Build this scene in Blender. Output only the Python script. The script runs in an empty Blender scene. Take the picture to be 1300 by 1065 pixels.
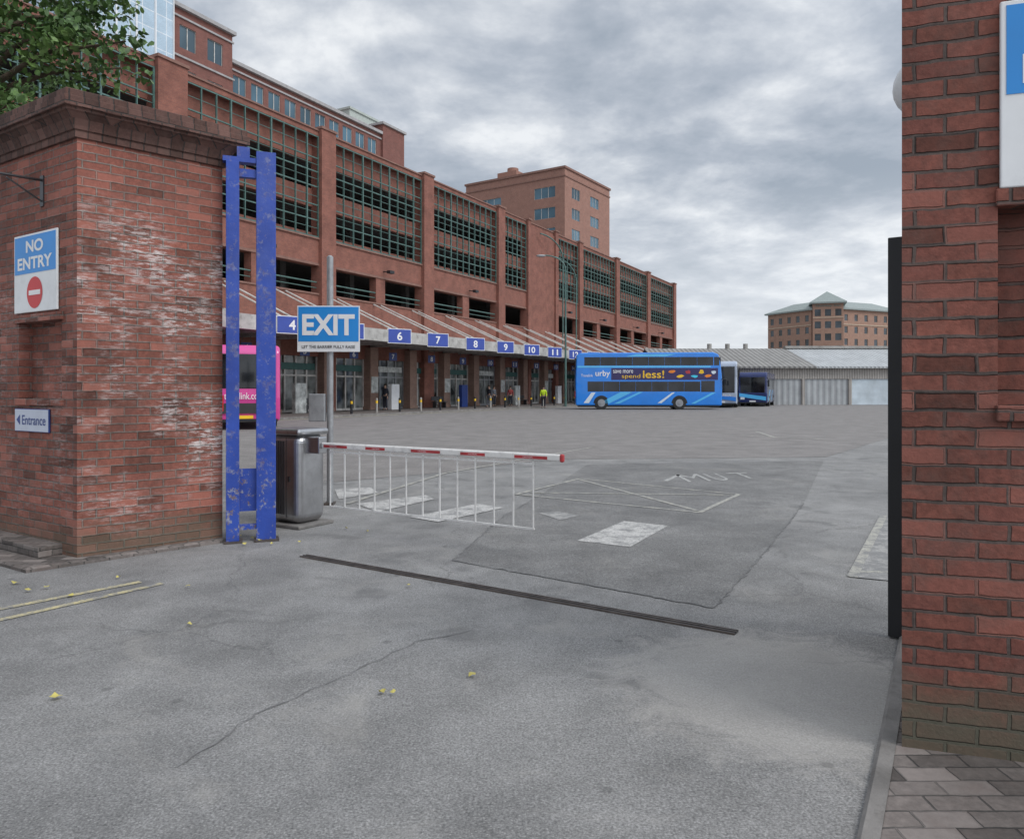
import bpy, bmesh, math, random
from mathutils import Vector, Matrix
random.seed(7)
F=939.0; HOR=495.0; H=1.5
def PX(u,Y): return (u-650)/F*Y
def PZ(v,Y): return H+(HOR-v)/F*Y
def G(u,v,z=0):
    Y=(H-z)*F/(v-HOR); return Vector((PX(u,Y),Y,z))
scene=bpy.context.scene
COL=scene.collection
Zv=Vector((0,0,1))
# ---------------------------------------------------------------- materials
MATS={}
def base(name):
    m=bpy.data.materials.new(name); m.use_nodes=True
    nt=m.node_tree; b=nt.nodes['Principled BSDF']
    MATS[name]=m
    return m,nt,nt.nodes,nt.links,b
def noise(nt,scale,detail=4,rough=.55,vec=None,dist=0):
    n=nt.nodes.new('ShaderNodeTexNoise'); n.inputs['Scale'].default_value=scale
    n.inputs['Detail'].default_value=detail; n.inputs['Roughness'].default_value=rough
    n.inputs['Distortion'].default_value=dist
    if vec: nt.links.new(vec,n.inputs['Vector'])
    return n.outputs['Fac']
def pos(nt):
    return nt.nodes.new('ShaderNodeNewGeometry').outputs['Position']
def ramp(nt,fac,stops):
    r=nt.nodes.new('ShaderNodeValToRGB'); e=r.color_ramp.elements
    while len(e)<len(stops): e.new(.5)
    for i,(p,c) in enumerate(stops):
        e[i].position=p
        e[i].color=(c,c,c,1) if not hasattr(c,'__len__') else (*c,1)
    nt.links.new(fac,r.inputs[0]); return r.outputs[0]
def mix(nt,fac,a,b,mode='MIX'):
    m=nt.nodes.new('ShaderNodeMix'); m.data_type='RGBA'; m.blend_type=mode
    for idx,x in ((0,fac),(6,a),(7,b)):
        if isinstance(x,bpy.types.NodeSocket): nt.links.new(x,m.inputs[idx])
        elif idx==0: m.inputs[0].default_value=x
        else: m.inputs[idx].default_value=(*x,1) if len(x)==3 else x
    return m.outputs[2]
def math_(nt,op,a,b=None,clamp=False):
    m=nt.nodes.new('ShaderNodeMath'); m.operation=op; m.use_clamp=clamp
    for i,x in enumerate((a,b)):
        if x is None: continue
        if isinstance(x,bpy.types.NodeSocket): nt.links.new(x,m.inputs[i])
        else: m.inputs[i].default_value=x
    return m.outputs[0]
def bump(nt,h,strength,dist,b):
    n=nt.nodes.new('ShaderNodeBump'); n.inputs['Strength'].default_value=strength
    n.inputs['Distance'].default_value=dist
    nt.links.new(h,n.inputs['Height']); nt.links.new(n.outputs[0],b.inputs['Normal'])
def simple(name,col,rough=.6,metal=0,var=.12,scale=3,bmp=0,bscale=40,dirt=0,coat=0):
    m,nt,N,L,b=base(name)
    p=pos(nt); f=noise(nt,scale,6,.6,p)
    c=ramp(nt,f,[(.3,tuple(x*(1-var) for x in col)),(.7,tuple(min(1,x*(1+var)) for x in col))])
    if dirt:
        d=ramp(nt,noise(nt,scale*2.3,8,.7,p),[(.5,0),(.68,dirt)])
        c=mix(nt,d,c,(.09,.08,.07))
    L.new(c,b.inputs['Base Color'])
    b.inputs['Roughness'].default_value=rough; b.inputs['Metallic'].default_value=metal
    if coat: b.inputs['Coat Weight'].default_value=coat
    if bmp: bump(nt,noise(nt,bscale,4,.6,p),bmp,.01,b)
    return m
def brick(name,c1,c2,mortar,bw=.225,bh=.075,ms=.010,var=.3,bmp=.6,efflo=0,dirtlow=0,extra=1,off=.5,rough=.9):
    m,nt,N,L,b=base(name)
    uv=N.new('ShaderNodeUVMap').outputs[0]
    p=pos(nt)
    t=N.new('ShaderNodeTexBrick'); t.inputs['Scale'].default_value=1; t.offset=off
    t.inputs['Brick Width'].default_value=bw; t.inputs['Row Height'].default_value=bh
    t.inputs['Mortar Size'].default_value=ms; t.inputs['Mortar Smooth'].default_value=.5
    t.inputs['Color1'].default_value=(*c1,1); t.inputs['Color2'].default_value=(*c2,1)
    t.inputs['Mortar'].default_value=(*mortar,1)
    wob=N.new('ShaderNodeVectorMath'); wob.operation='MULTIPLY_ADD'
    nz=N.new('ShaderNodeTexNoise'); nz.inputs['Scale'].default_value=11; nz.inputs['Detail'].default_value=4
    L.new(p,nz.inputs['Vector']); L.new(nz.outputs['Color'],wob.inputs[0])
    k=.016 if extra else 0
    wob.inputs[1].default_value=(k,k,k); L.new(uv,wob.inputs[2]); L.new(wob.outputs[0],t.inputs['Vector'])
    v1=ramp(nt,noise(nt,1.3,5,.6,p),[(.3,1-var),(.7,1+var*.4)])
    c=mix(nt,1.0,t.outputs['Color'],v1,'MULTIPLY')
    v2=ramp(nt,noise(nt,28,6,.7,p),[(.3,.64),(.7,1.2)])
    c=mix(nt,1.0,c,v2,'MULTIPLY')
    if extra:
        t2=N.new('ShaderNodeTexBrick')
        for a in ('Scale','Brick Width','Row Height','Mortar Smooth'): t2.inputs[a].default_value=t.inputs[a].default_value
        t2.inputs['Mortar Size'].default_value=0
        t2.inputs['Color1'].default_value=(0,0,0,1); t2.inputs['Color2'].default_value=(1,1,1,1)
        L.new(wob.outputs[0],t2.inputs['Vector'])
        dk=ramp(nt,t2.outputs['Color'],[(.0,.42),(.32,1.0)])
        c=mix(nt,1.0,c,dk,'MULTIPLY')
        bl=ramp(nt,t2.outputs['Color'],[(.75,0),(.95,.45)])
        c=mix(nt,bl,c,tuple(min(1,x*1.4+.02) for x in c1))
        # soot / grime smears over bricks and joints
        gr=ramp(nt,noise(nt,3.2,9,.72,p,.4),[(.50,0),(.72,.55)])
        c=mix(nt,gr,c,(.115,.08,.068))
    if efflo:
        sx=N.new('ShaderNodeSeparateXYZ'); L.new(p,sx.inputs[0])
        hm=ramp(nt,math_(nt,'DIVIDE',sx.outputs[2],4.0),[(.05,.15),(.2,.9),(.70,1),(.82,0)])
        big=ramp(nt,noise(nt,1.35,4,.6,p),[(.43,0),(.61,1)])
        mp=N.new('ShaderNodeMapping'); mp.inputs['Scale'].default_value=(1,1,5.5); L.new(p,mp.inputs['Vector'])
        fine=ramp(nt,noise(nt,7,9,.8,mp.outputs[0]),[(.50,0),(.57,1)])
        e=mix(nt,1.0,mix(nt,1.0,hm,big,'MULTIPLY'),fine,'MULTIPLY')
        e=mix(nt,1.0,e,(efflo,efflo,efflo),'MULTIPLY')
        c=mix(nt,e,c,(.70,.65,.63))
    if dirtlow:
        sx=N.new('ShaderNodeSeparateXYZ'); L.new(p,sx.inputs[0])
        hm=math_(nt,'ADD',math_(nt,'MULTIPLY',sx.outputs[2],1.6),math_(nt,'MULTIPLY',noise(nt,5,5,.6,p),-.5))
        d=ramp(nt,hm,[(0,dirtlow),(.35,0)])
        c=mix(nt,d,c,(.10,.10,.07))
    L.new(c,b.inputs['Base Color']); b.inputs['Roughness'].default_value=rough
    h=mix(nt,.75,noise(nt,60,5,.6,p),math_(nt,'SUBTRACT',1,t.outputs['Fac']))
    bump(nt,h,bmp,.012,b)
    return m
def glass(name,col=(.02,.03,.04),rough=.06,var=.6,scale=.4):
    m,nt,N,L,b=base(name)
    f=noise(nt,scale,2,.5,pos(nt))
    c=ramp(nt,f,[(.35,tuple(x*(1-var) for x in col)),(.65,tuple(x*(1+var) for x in col))])
    L.new(c,b.inputs['Base Color']); b.inputs['Roughness'].default_value=rough
    b.inputs['IOR'].default_value=1.5
    return m
def asphalt(name,tone=1.0,cracks=1):
    m,nt,N,L,b=base(name); p=pos(nt)
    big=noise(nt,.35,5,.6,p,.6); med=noise(nt,2.2,7,.65,p,.3); fine=noise(nt,95,3,.7,p)
    a=(.178*tone,.177*tone,.175*tone); c2=(.258*tone,.255*tone,.250*tone)
    c=ramp(nt,big,[(.35,a),(.65,c2)])
    c=mix(nt,1.0,c,ramp(nt,med,[(.3,.76),(.7,1.16)]),'MULTIPLY')
    c=mix(nt,1.0,c,ramp(nt,noise(nt,32,4,.7,p),[(.3,.80),(.7,1.17)]),'MULTIPLY')
    c=mix(nt,1.0,c,ramp(nt,fine,[(.3,.45),(.5,1.0),(.72,1.65)]),'MULTIPLY')
    vo=N.new('ShaderNodeTexVoronoi'); vo.inputs['Scale'].default_value=60; L.new(p,vo.inputs['Vector'])
    c=mix(nt,ramp(nt,vo.outputs['Distance'],[(.0,.7),(.28,0)]),c,(.44*tone,.435*tone,.42*tone))
    d=ramp(nt,noise(nt,.9,8,.7,p,1.2),[(.54,0),(.72,.45)])
    c=mix(nt,d,c,(.36*tone,.345*tone,.32*tone))
    s=ramp(nt,noise(nt,1.5,4,.5,p,.2),[(.60,0),(.67,.5)])
    c=mix(nt,s,c,(.11,.11,.11))
    v3=N.new('ShaderNodeTexVoronoi'); v3.inputs['Scale'].default_value=2.1; L.new(p,v3.inputs['Vector'])
    c=mix(nt,ramp(nt,v3.outputs['Distance'],[(.045,.45),(.07,0)]),c,(.07,.07,.07))
    vd=N.new('ShaderNodeVectorMath'); vd.operation='DISTANCE'; L.new(p,vd.inputs[0]); vd.inputs[1].default_value=(1.35,3.75,0)
    dd_=math_(nt,'ADD',vd.outputs['Value'],math_(nt,'MULTIPLY',noise(nt,3.5,8,.75,p,1.5),-1.3))
    c=mix(nt,ramp(nt,dd_,[(-.1,.45),(.30,0)]),c,(.44,.42,.39))
    if cracks:
        for sc,w,st in ((.30,.003,.45),(.8,.005,.28)):
            nz=N.new('ShaderNodeTexNoise'); nz.inputs['Scale'].default_value=1.7; nz.inputs['Detail'].default_value=9; nz.inputs['Roughness'].default_value=.65
            L.new(p,nz.inputs['Vector'])
            vm=N.new('ShaderNodeVectorMath'); vm.operation='MULTIPLY_ADD'
            L.new(nz.outputs['Color'],vm.inputs[0]); vm.inputs[1].default_value=(.7,.7,0); L.new(p,vm.inputs[2])
            v=N.new('ShaderNodeTexVoronoi'); v.feature='DISTANCE_TO_EDGE'; v.inputs['Scale'].default_value=sc
            L.new(vm.outputs[0],v.inputs['Vector'])
            k=ramp(nt,v.outputs['Distance'],[(0,st),(w,0)])
            gate=ramp(nt,noise(nt,.6,2,.5,p),[(.46,0),(.56,1)])
            k=mix(nt,1.0,k,gate,'MULTIPLY')
            c=mix(nt,k,c,(.06,.06,.06))
    L.new(c,b.inputs['Base Color']); b.inputs['Roughness'].default_value=.88
    bump(nt,mix(nt,.5,fine,noise(nt,30,4,.6,p)),.7,.012,b)
    return m
def paint(name,col,wear=.5,under=(.22,.22,.218),sc=7):
    m,nt,N,L,b=base(name); p=pos(nt)
    f=ramp(nt,noise(nt,sc,9,.78,p),[(wear-.07,0),(wear+.07,1)])
    f2=ramp(nt,noise(nt,55,4,.75,p),[(.38,.15),(.52,1)])
    f=mix(nt,1.0,f,f2,'MULTIPLY')
    f=mix(nt,1.0,f,(.9,.9,.9),'MULTIPLY')
    L.new(mix(nt,f,under,col),b.inputs['Base Color']); b.inputs['Roughness'].default_value=.85
    bump(nt,noise(nt,90,3,.6,p),.6,.012,b)
    return m
def striped(name,c1,c2,width,axis=0,bmp=.5,rough=.5,metal=0):
    m,nt,N,L,b=base(name)
    uv=N.new('ShaderNodeUVMap').outputs[0]
    w=N.new('ShaderNodeTexWave'); w.bands_direction='X' if axis==0 else 'Y'
    w.inputs['Scale'].default_value=.314/width; L.new(uv,w.inputs['Vector'])
    v=ramp(nt,noise(nt,.8,5,.6,pos(nt)),[(.3,.8),(.7,1.12)])
    c=mix(nt,1.0,ramp(nt,w.outputs['Fac'],[(.2,c1),(.8,c2)]),v,'MULTIPLY')
    L.new(c,b.inputs['Base Color']); b.inputs['Roughness'].default_value=rough; b.inputs['Metallic'].default_value=metal
    bump(nt,w.outputs['Fac'],bmp,width*.3,b)
    return m
asphalt('asphalt',1.0)
asphalt('asphalt_patch',.80,1)
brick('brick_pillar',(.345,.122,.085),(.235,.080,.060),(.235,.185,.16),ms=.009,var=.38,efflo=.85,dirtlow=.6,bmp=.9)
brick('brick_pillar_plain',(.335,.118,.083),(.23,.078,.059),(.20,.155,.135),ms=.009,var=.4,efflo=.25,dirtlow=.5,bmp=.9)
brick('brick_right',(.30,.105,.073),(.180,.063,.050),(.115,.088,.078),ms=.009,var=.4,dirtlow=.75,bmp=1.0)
brick('brick_cap',(.17,.085,.066),(.115,.06,.05),(.06,.05,.045),bw=.115,bh=.33,ms=.007,var=.5,bmp=.9)
brick('brick_facade',(.315,.118,.082),(.25,.093,.068),(.22,.13,.105),var=.28,bmp=.2,extra=0)
brick('brick_back',(.25,.092,.072),(.20,.074,.06),(.20,.13,.11),var=.2,bmp=.2,extra=0)
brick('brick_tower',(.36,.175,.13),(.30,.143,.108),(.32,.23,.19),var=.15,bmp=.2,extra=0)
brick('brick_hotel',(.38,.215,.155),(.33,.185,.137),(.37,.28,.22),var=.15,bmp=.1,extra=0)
brick('brick_column',(.36,.215,.165),(.29,.17,.13),(.33,.27,.23),var=.25,bmp=.2,extra=0)
brick('paving_lot',(.262,.247,.236),(.232,.217,.209),(.18,.17,.165),bw=.2,bh=.1,ms=.006,var=.25,bmp=.3,extra=0)
brick('paving_kerb',(.22,.19,.175),(.155,.137,.128),(.08,.075,.07),bw=.2,bh=.1,ms=.006,var=.35,bmp=.7)
brick('glass_grid',(.50,.62,.72),(.40,.53,.64),(.70,.75,.79),bw=1.0,bh=1.3,ms=.05,var=.12,bmp=.05,extra=0,off=0,rough=.25)
simple('kerb_stone',(.20,.19,.18),.9,0,.3,3,.6,50,.5)
simple('terracotta_coping',(.22,.12,.095),.85,0,.2)
simple('stone_band',(.34,.33,.33),.8,0,.15)
simple('beige_stone',(.46,.36,.27),.8,0,.12)
simple('concrete',(.33,.32,.30),.85,0,.2,1.2,.3,30,.3)
simple('concrete_canopy',(.42,.41,.39),.8,0,.25,1.0,.2,30,.5)
simple('concrete_dark',(.27,.26,.25),.9,0,.2)
simple('green_frame',(.075,.145,.13),.45,0,.25)
simple('white_steel',(.56,.54,.51),.55,0,.2,2,0,40,.35)
def blue_scuffed():
    m,nt,N,L,b=base('blue_scuffed'); p=pos(nt)
    c=ramp(nt,noise(nt,3,5,.6,p),[(.3,(.014,.045,.27)),(.7,(.025,.075,.40))])
    c=mix(nt,ramp(nt,noise(nt,1.2,8,.7,p),[(.5,0),(.7,.3)]),c,(.11,.14,.32))
    sx=N.new('ShaderNodeSeparateXYZ'); L.new(p,sx.inputs[0])
    hm=ramp(nt,sx.outputs[2],[(.0,.95),(.45,.85),(.8,.45),(1.0,.35)])
    chips=ramp(nt,noise(nt,8,9,.8,p),[(.54,0),(.57,1)])
    k=mix(nt,1.0,hm,chips,'MULTIPLY')
    c=mix(nt,k,c,ramp(nt,noise(nt,20,3,.6,p),[(.4,(.17,.11,.08)),(.6,(.32,.33,.36))]))
    L.new(c,b.inputs['Base Color']); b.inputs['Roughness'].default_value=.5
    bump(nt,noise(nt,25,4,.6,p),.25,.01,b)
blue_scuffed()
simple('sign_blue',(.02,.25,.66),.35,0,.06,2)
simple('sign_white',(.74,.75,.76),.4,0,.06,3,0,40,.12)
simple('sign_pale',(.52,.56,.66),.4,0,.06,3,0,40,.1)
simple('sign_red',(.55,.02,.025),.4,0,.1)
simple('navy',(.02,.05,.22),.4,0,.1)
simple('number_blue',(.035,.07,.34),.45,0,.1)
simple('white',(.78,.78,.78),.5,0,.05)
simple('letter_black',(.03,.03,.03),.6)
simple('barrier_white',(.72,.71,.69),.4,0,.08,5,0,40,.3)
simple('barrier_red',(.42,.04,.045),.45,0,.25,5,0,40,.4)
simple('steel',(.50,.50,.51),.3,1,.2,3,.05,20,.2)
simple('steel_dark',(.10,.10,.105),.4,.8,.2,3)
simple('galvanised',(.34,.35,.36),.5,.5,.2,6,0,40,.2)
simple('black_paint',(.014,.015,.018),.45,0,.2)
simple('rail_steel',(.12,.10,.09),.5,.6,.4,9,.5,40)
simple('rubber',(.02,.02,.02),.8,0,.2)
simple('rim',(.30,.31,.33),.4,.6,.2)
simple('bus_blue',(.005,.20,.70),.2,0,.1,1,0,40,.08,.5)
simple('bus_light',(.08,.45,.80),.25,0,.06,1,0,40,0,.5)
simple('bus_white',(.60,.68,.75),.3,0,.1,1)
simple('bus_purple',(.03,.022,.10),.3,0,.1)
simple('bus_pink',(.58,.05,.26),.28,0,.08,1,0,40,0,.5)
simple('coach_navy',(.012,.025,.12),.2,0,.1,1,0,40,0,.5)
simple('coach_white',(.40,.46,.56),.25,0,.1,1,0,40,0,.5)
simple('yellow',(.80,.50,.02),.5)
simple('orange',(.75,.22,.02),.5)
simple('cyan',(.05,.55,.75),.5)
simple('lamp_red',(.5,.01,.01),.25)
simple('lamp_clear',(.7,.7,.68),.15)
simple('hi_vis',(.62,.85,.03),.7)
simple('skin',(.42,.26,.19),.6)
simple('hair',(.04,.025,.015),.8)
simple('cloth_dark',(.025,.028,.04),.9)
simple('cloth_grey',(.12,.13,.15),.9)
simple('cloth_red',(.28,.05,.05),.9)
simple('poster',(.50,.52,.50),.5,0,.5,3)
simple('teal_sign',(.025,.10,.09),.5)
simple('penthouse',(.40,.44,.41),.7,0,.1)
simple('bark',(.09,.065,.045),.95,0,.4,8,1.0,20)
striped('roof_dark',(.20,.195,.185),(.27,.265,.255),.5,0,.6,.7)
striped('roof_light',(.34,.36,.37),(.46,.48,.49),.4,0,.6,.45)
striped('shutter',(.46,.54,.60),(.58,.65,.70),.12,1,.5,.5)
striped('slats',(.27,.25,.23),(.40,.37,.34),.25,0,.5,.7)
striped('pale_panel',(.30,.31,.32),(.40,.42,.43),.6,0,.3,.4)
simple('hotel_roof',(.25,.29,.28),.6,0,.15)
glass('glass',(.03,.04,.05)); glass('glass_blue',(.07,.14,.19),.08,.5,.15)
glass('bus_glass',(.012,.014,.018),.05,.6,.9); glass('door_glass',(.15,.16,.155),.12,.85,1.1)  # door glass colour lightened and mottled to stand in for lit interiors
paint('paint_white',(.50,.50,.48),.47); paint('paint_yellow',(.56,.49,.26),.48)
paint('paint_faint',(.48,.465,.40),.49); paint('paint_block',(.58,.57,.55),.46,sc=5); paint('paint_ghost',(.44,.43,.41),.53,sc=5)
def crackmat():
    m,nt,N,L,b=base('tar_seam'); p=pos(nt)
    L.new(ramp(nt,noise(nt,12,6,.7,p),[(.4,(.12,.12,.12)),(.6,(.20,.20,.20))]),b.inputs['Base Color']); b.inputs['Roughness'].default_value=.9
crackmat()
def leafmat():
    m,nt,N,L,b=base('leaf'); p=pos(nt)
    f=noise(nt,1.1,3,.6,p); g=noise(nt,14,2,.5,p)
    c=ramp(nt,f,[(.3,(.032,.068,.02)),(.5,(.07,.14,.035)),(.7,(.14,.23,.06))])
    c=mix(nt,1.0,c,ramp(nt,g,[(.3,.6),(.7,1.35)]),'MULTIPLY')
    L.new(c,b.inputs['Base Color']); b.inputs['Roughness'].default_value=.5
leafmat()
# ---------------------------------------------------------------- mesh builder
class Fr:
    def __init__(s,o,ex,ey=None):
        s.o=Vector((o[0],o[1],o[2] if len(o)>2 else 0))
        s.ex=Vector((ex[0],ex[1],0)).normalized()
        s.ey=Vector((ey[0],ey[1],0)).normalized() if ey is not None else Vector((s.ex.y,-s.ex.x,0))
    def p(s,x,y,z): return s.o+s.ex*x+s.ey*y+Zv*z
W0=Fr((0,0,0),(1,0),(0,1))
class MB:
    def __init__(s): s.v=[];s.f=[];s.sm=[];s.mi=[]
    def add(s,vs,fs,sm=False,mi=0):
        n=len(s.v); s.v+= [Vector(v) for v in vs]
        for f in fs: s.f.append([i+n for i in f]); s.sm.append(sm); s.mi.append(mi)
        return s
    def quad(s,a,b,c,d,mi=0): return s.add([a,b,c,d],[(0,1,2,3)],mi=mi)
    def box(s,fr,x0,x1,y0,y1,z0,z1,mi=0):
        P=[fr.p(x,y,z) for z in (z0,z1) for y in (y0,y1) for x in (x0,x1)]
        return s.add(P,[(0,2,3,1),(4,5,7,6),(0,1,5,4),(2,6,7,3),(0,4,6,2),(1,3,7,5)],mi=mi)
    def cyl(s,p0,p1,r0,r1=None,n=12,mi=0,caps=True):
        r1=r0 if r1 is None else r1
        p0=Vector(p0);p1=Vector(p1); d=(p1-p0).normalized()
        a=d.orthogonal().normalized(); b=d.cross(a)
        A=[p0+(a*math.cos(2*math.pi*i/n)+b*math.sin(2*math.pi*i/n))*r0 for i in range(n)]
        B=[p1+(a*math.cos(2*math.pi*i/n)+b*math.sin(2*math.pi*i/n))*r1 for i in range(n)]
        s.add(A+B,[(i,(i+1)%n,n+(i+1)%n,n+i) for i in range(n)],True,mi)
        if caps: s.add(A,[tuple(range(n))],mi=mi); s.add(B,[tuple(range(n))],mi=mi)
        return s
    def sphere(s,c,r,n=12,m=8,mi=0,sc=(1,1,1)):
        c=Vector(c);vs=[]
        for j in range(m+1):
            th=math.pi*j/m
            for i in range(n):
                a=2*math.pi*i/n
                vs.append(c+Vector((r*sc[0]*math.sin(th)*math.cos(a),r*sc[1]*math.sin(th)*math.sin(a),r*sc[2]*math.cos(th))))
        return s.add(vs,[(j*n+i,j*n+(i+1)%n,(j+1)*n+(i+1)%n,(j+1)*n+i) for j in range(m) for i in range(n)],True,mi)
    def prism(s,pts,z0,z1,mi=0):
        n=len(pts); A=[Vector((p[0],p[1],z0)) for p in pts];B=[Vector((p[0],p[1],z1)) for p in pts]
        s.add(A+B,[tuple(range(n)),tuple(range(n,2*n))]+[(i,(i+1)%n,n+(i+1)%n,n+i) for i in range(n)],mi=mi); return s
    def profile(s,fr,prof,y0,y1,mi=0):
        n=len(prof); A=[fr.p(x,y0,z) for x,z in prof];B=[fr.p(x,y1,z) for x,z in prof]
        s.add(A+B,[tuple(range(n)),tuple(range(n,2*n))]+[(i,(i+1)%n,n+(i+1)%n,n+i) for i in range(n)],mi=mi); return s
    def flat(s,fr,pts,y,mi=0):
        return s.add([fr.p(x,y,z) for x,z in pts],[tuple(range(len(pts)))],mi=mi)
    def disc(s,fr,x,z,r,y,mi=0,n=32,half=False):
        k=n if not half else n//2
        return s.flat(fr,[(x+r*math.cos(math.pi*(2 if not half else 1)*i/(k if not half else k-1)),z+r*math.sin(math.pi*(2 if not half else 1)*i/(k if not half else k-1))) for i in range(k)],y,mi)
    def wall(s,fr,x0,x1,z0,z1,holes,depth=.15,y=0,back=False,mi=0):
        xs=sorted(set([x0,x1]+[h[0] for h in holes]+[h[1] for h in holes]))
        zs=sorted(set([z0,z1]+[h[2] for h in holes]+[h[3] for h in holes]))
        xs=[x for x in xs if x0<=x<=x1]; zs=[z for z in zs if z0<=z<=z1]
        for i in range(len(xs)-1):
            for j in range(len(zs)-1):
                cx=(xs[i]+xs[i+1])/2; cz=(zs[j]+zs[j+1])/2
                if any(h[0]<cx<h[1] and h[2]<cz<h[3] for h in holes): continue
                s.quad(fr.p(xs[i],y,zs[j]),fr.p(xs[i+1],y,zs[j]),fr.p(xs[i+1],y,zs[j+1]),fr.p(xs[i],y,zs[j+1]),mi)
        for a,b,c,d in holes:
            s.quad(fr.p(a,y,c),fr.p(a,y-depth,c),fr.p(a,y-depth,d),fr.p(a,y,d),mi)
            s.quad(fr.p(b,y,c),fr.p(b,y-depth,c),fr.p(b,y-depth,d),fr.p(b,y,d),mi)
            s.quad(fr.p(a,y,c),fr.p(b,y,c),fr.p(b,y-depth,c),fr.p(a,y-depth,c),mi)
            s.quad(fr.p(a,y,d),fr.p(b,y,d),fr.p(b,y-depth,d),fr.p(a,y-depth,d),mi)
            if back: s.quad(fr.p(a,y-depth,c),fr.p(b,y-depth,c),fr.p(b,y-depth,d),fr.p(a,y-depth,d),mi)
        return s
    def text(s,st,fr,x0,x1,z0,z1,y,mi=0,bold=.02,ground=False):
        cu=bpy.data.curves.new('t','FONT'); cu.body=st; cu.offset=bold
        ob=bpy.data.objects.new('t',cu); COL.objects.link(ob)
        dg=bpy.context.evaluated_depsgraph_get(); me=bpy.data.meshes.new_from_object(ob.evaluated_get(dg))
        vs=[v.co.copy() for v in me.vertices]; fs=[tuple(p.vertices) for p in me.polygons]
        bpy.data.objects.remove(ob); bpy.data.curves.remove(cu); bpy.data.meshes.remove(me)
        ax=min(v.x for v in vs);bx=max(v.x for v in vs);az=min(v.y for v in vs);bz=max(v.y for v in vs)
        out=[]
        for v in vs:
            x=x0+(v.x-ax)/(bx-ax)*(x1-x0); z=z0+(v.y-az)/(bz-az)*(z1-z0)
            out.append(fr.p(x,z,y) if ground else fr.p(x,y,z))
        return s.add(out,fs,mi=mi)
ORG={}
def obj(name,mb,mats,parent=None,label=None,cat=None,origin=None,bevel=0,seg=2,kind=None,group=None,recalc=True):
    if not isinstance(mats,(list,tuple)): mats=[mats]
    if parent is not None: o=ORG[parent.name]
    elif origin is not None: o=Vector(origin)
    else:
        xs=[v.x for v in mb.v];ys=[v.y for v in mb.v];zs=[v.z for v in mb.v]
        o=Vector(((min(xs)+max(xs))/2,(min(ys)+max(ys))/2,min(zs)))
    me=bpy.data.meshes.new(name)
    me.from_pydata([v-o for v in mb.v],[],mb.f)
    for p,sm,mi in zip(me.polygons,mb.sm,mb.mi): p.use_smooth=sm; p.material_index=mi
    for m in mats: me.materials.append(MATS[m])
    if recalc:
        bm=bmesh.new(); bm.from_mesh(me); bmesh.ops.recalc_face_normals(bm,faces=bm.faces); bm.to_mesh(me); bm.free()
    uvl=me.uv_layers.new(name='UVMap')
    for p in me.polygons:
        n=p.normal
        if abs(n.z)>.7: t=Vector((1,0,0)); w=Vector((0,1,0))
        else:
            t=Vector((-n.y,n.x,0)).normalized(); w=Zv
            if t.x<0 or (abs(t.x)<1e-6 and t.y<0): t=-t
        for li in p.loop_indices:
            co=me.vertices[me.loops[li].vertex_index].co+o
            uvl.data[li].uv=(co.dot(t),co.dot(w))
    ob=bpy.data.objects.new(name,me); COL.objects.link(ob)
    ORG[ob.name]=o
    if parent is not None: ob.parent=parent
    else: ob.location=o
    if bevel:
        b=ob.modifiers.new('Bevel','BEVEL'); b.width=bevel; b.segments=seg; b.limit_method='ANGLE'; b.angle_limit=.6
    if label: ob['label']=label
    if cat: ob['category']=cat
    if kind: ob['kind']=kind
    if group: ob['group']=group
    return ob
def thing(name,loc,label,cat,group=None):
    e=bpy.data.objects.new(name,None); COL.objects.link(e); e.location=Vector(loc)
    e.empty_display_size=.3
    ORG[e.name]=Vector(loc); e['label']=label; e['category']=cat
    if group: e['group']=group
    return e
# ---------------------------------------------------------------- ground
def sheet(name,pts,z,mat,label=None,kind='structure'):
    mb=MB(); mb.add([Vector((p[0],p[1],z)) for p in pts],[tuple(range(len(pts)))])
    ob=obj(name,mb,mat,kind=kind); return ob
sheet('ground',[(-1500,-200),(1500,-200),(1500,2500),(-1500,2500)],0,'asphalt')
lot=[G(330,600),G(425,612),G(560,600),G(700,583),G(880,582),G(1050,580),G(1128,556),G(1135,520)]
lotp=[(p.x,p.y) for p in lot]+[(55,60),(55,71),(15,95),(-8,50),(-22,24),(-14,12)]
sheet('paved_yard',lotp,.004,'paving_lot')
# darker resurfaced strip running from the gate into the yard
sheet('asphalt_patch',[tuple(G(*q)[:2]) for q in ((575,712),(640,655),(712,612),(745,590),(880,587),(1046,585),(1020,640),(960,715),(905,772),(740,742))],.004,'asphalt_patch')
def ribbon(mb,a,b,w,z=.008):
    a=Vector((a[0],a[1],0));b=Vector((b[0],b[1],0));d=(b-a).normalized();n=Vector((-d.y,d.x,0))*w/2
    mb.add([a-n+Zv*z,b-n+Zv*z,b+n+Zv*z,a+n+Zv*z],[(0,1,2,3)])
def wander(mb,pts,w,z=.004,amp=.03,step=.06):
    P=[]
    for a,b in zip(pts,pts[1:]):
        a=Vector((a[0],a[1],0));b=Vector((b[0],b[1],0));n=max(2,int((b-a).length/step))
        for i in range(n): P.append(a.lerp(b,i/n)+Vector((random.gauss(0,amp*.35),random.gauss(0,amp*.35),0)))
    P.append(b)
    W=[w*random.uniform(.3,1.3) for _ in P]; vs=[]
    for i,p in enumerate(P):
        d=(P[min(i+1,len(P)-1)]-P[max(i-1,0)]).normalized(); n=Vector((-d.y,d.x,0))*W[i]/2
        vs+=[p-n+Zv*z,p+n+Zv*z]
    mb.add(vs,[(2*i,2*i+1,2*i+3,2*i+2) for i in range(len(P)-1)])
mb=MB()
wander(mb,[G(225,975),G(330,905),G(430,862),G(530,815),G(600,800)],.008,z=.0058)
wander(mb,[G(575,712),G(740,742),G(905,772)],.014,z=.0062)
wander(mb,[G(905,772),G(960,715),G(1020,640)],.014,z=.0066)
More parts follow.
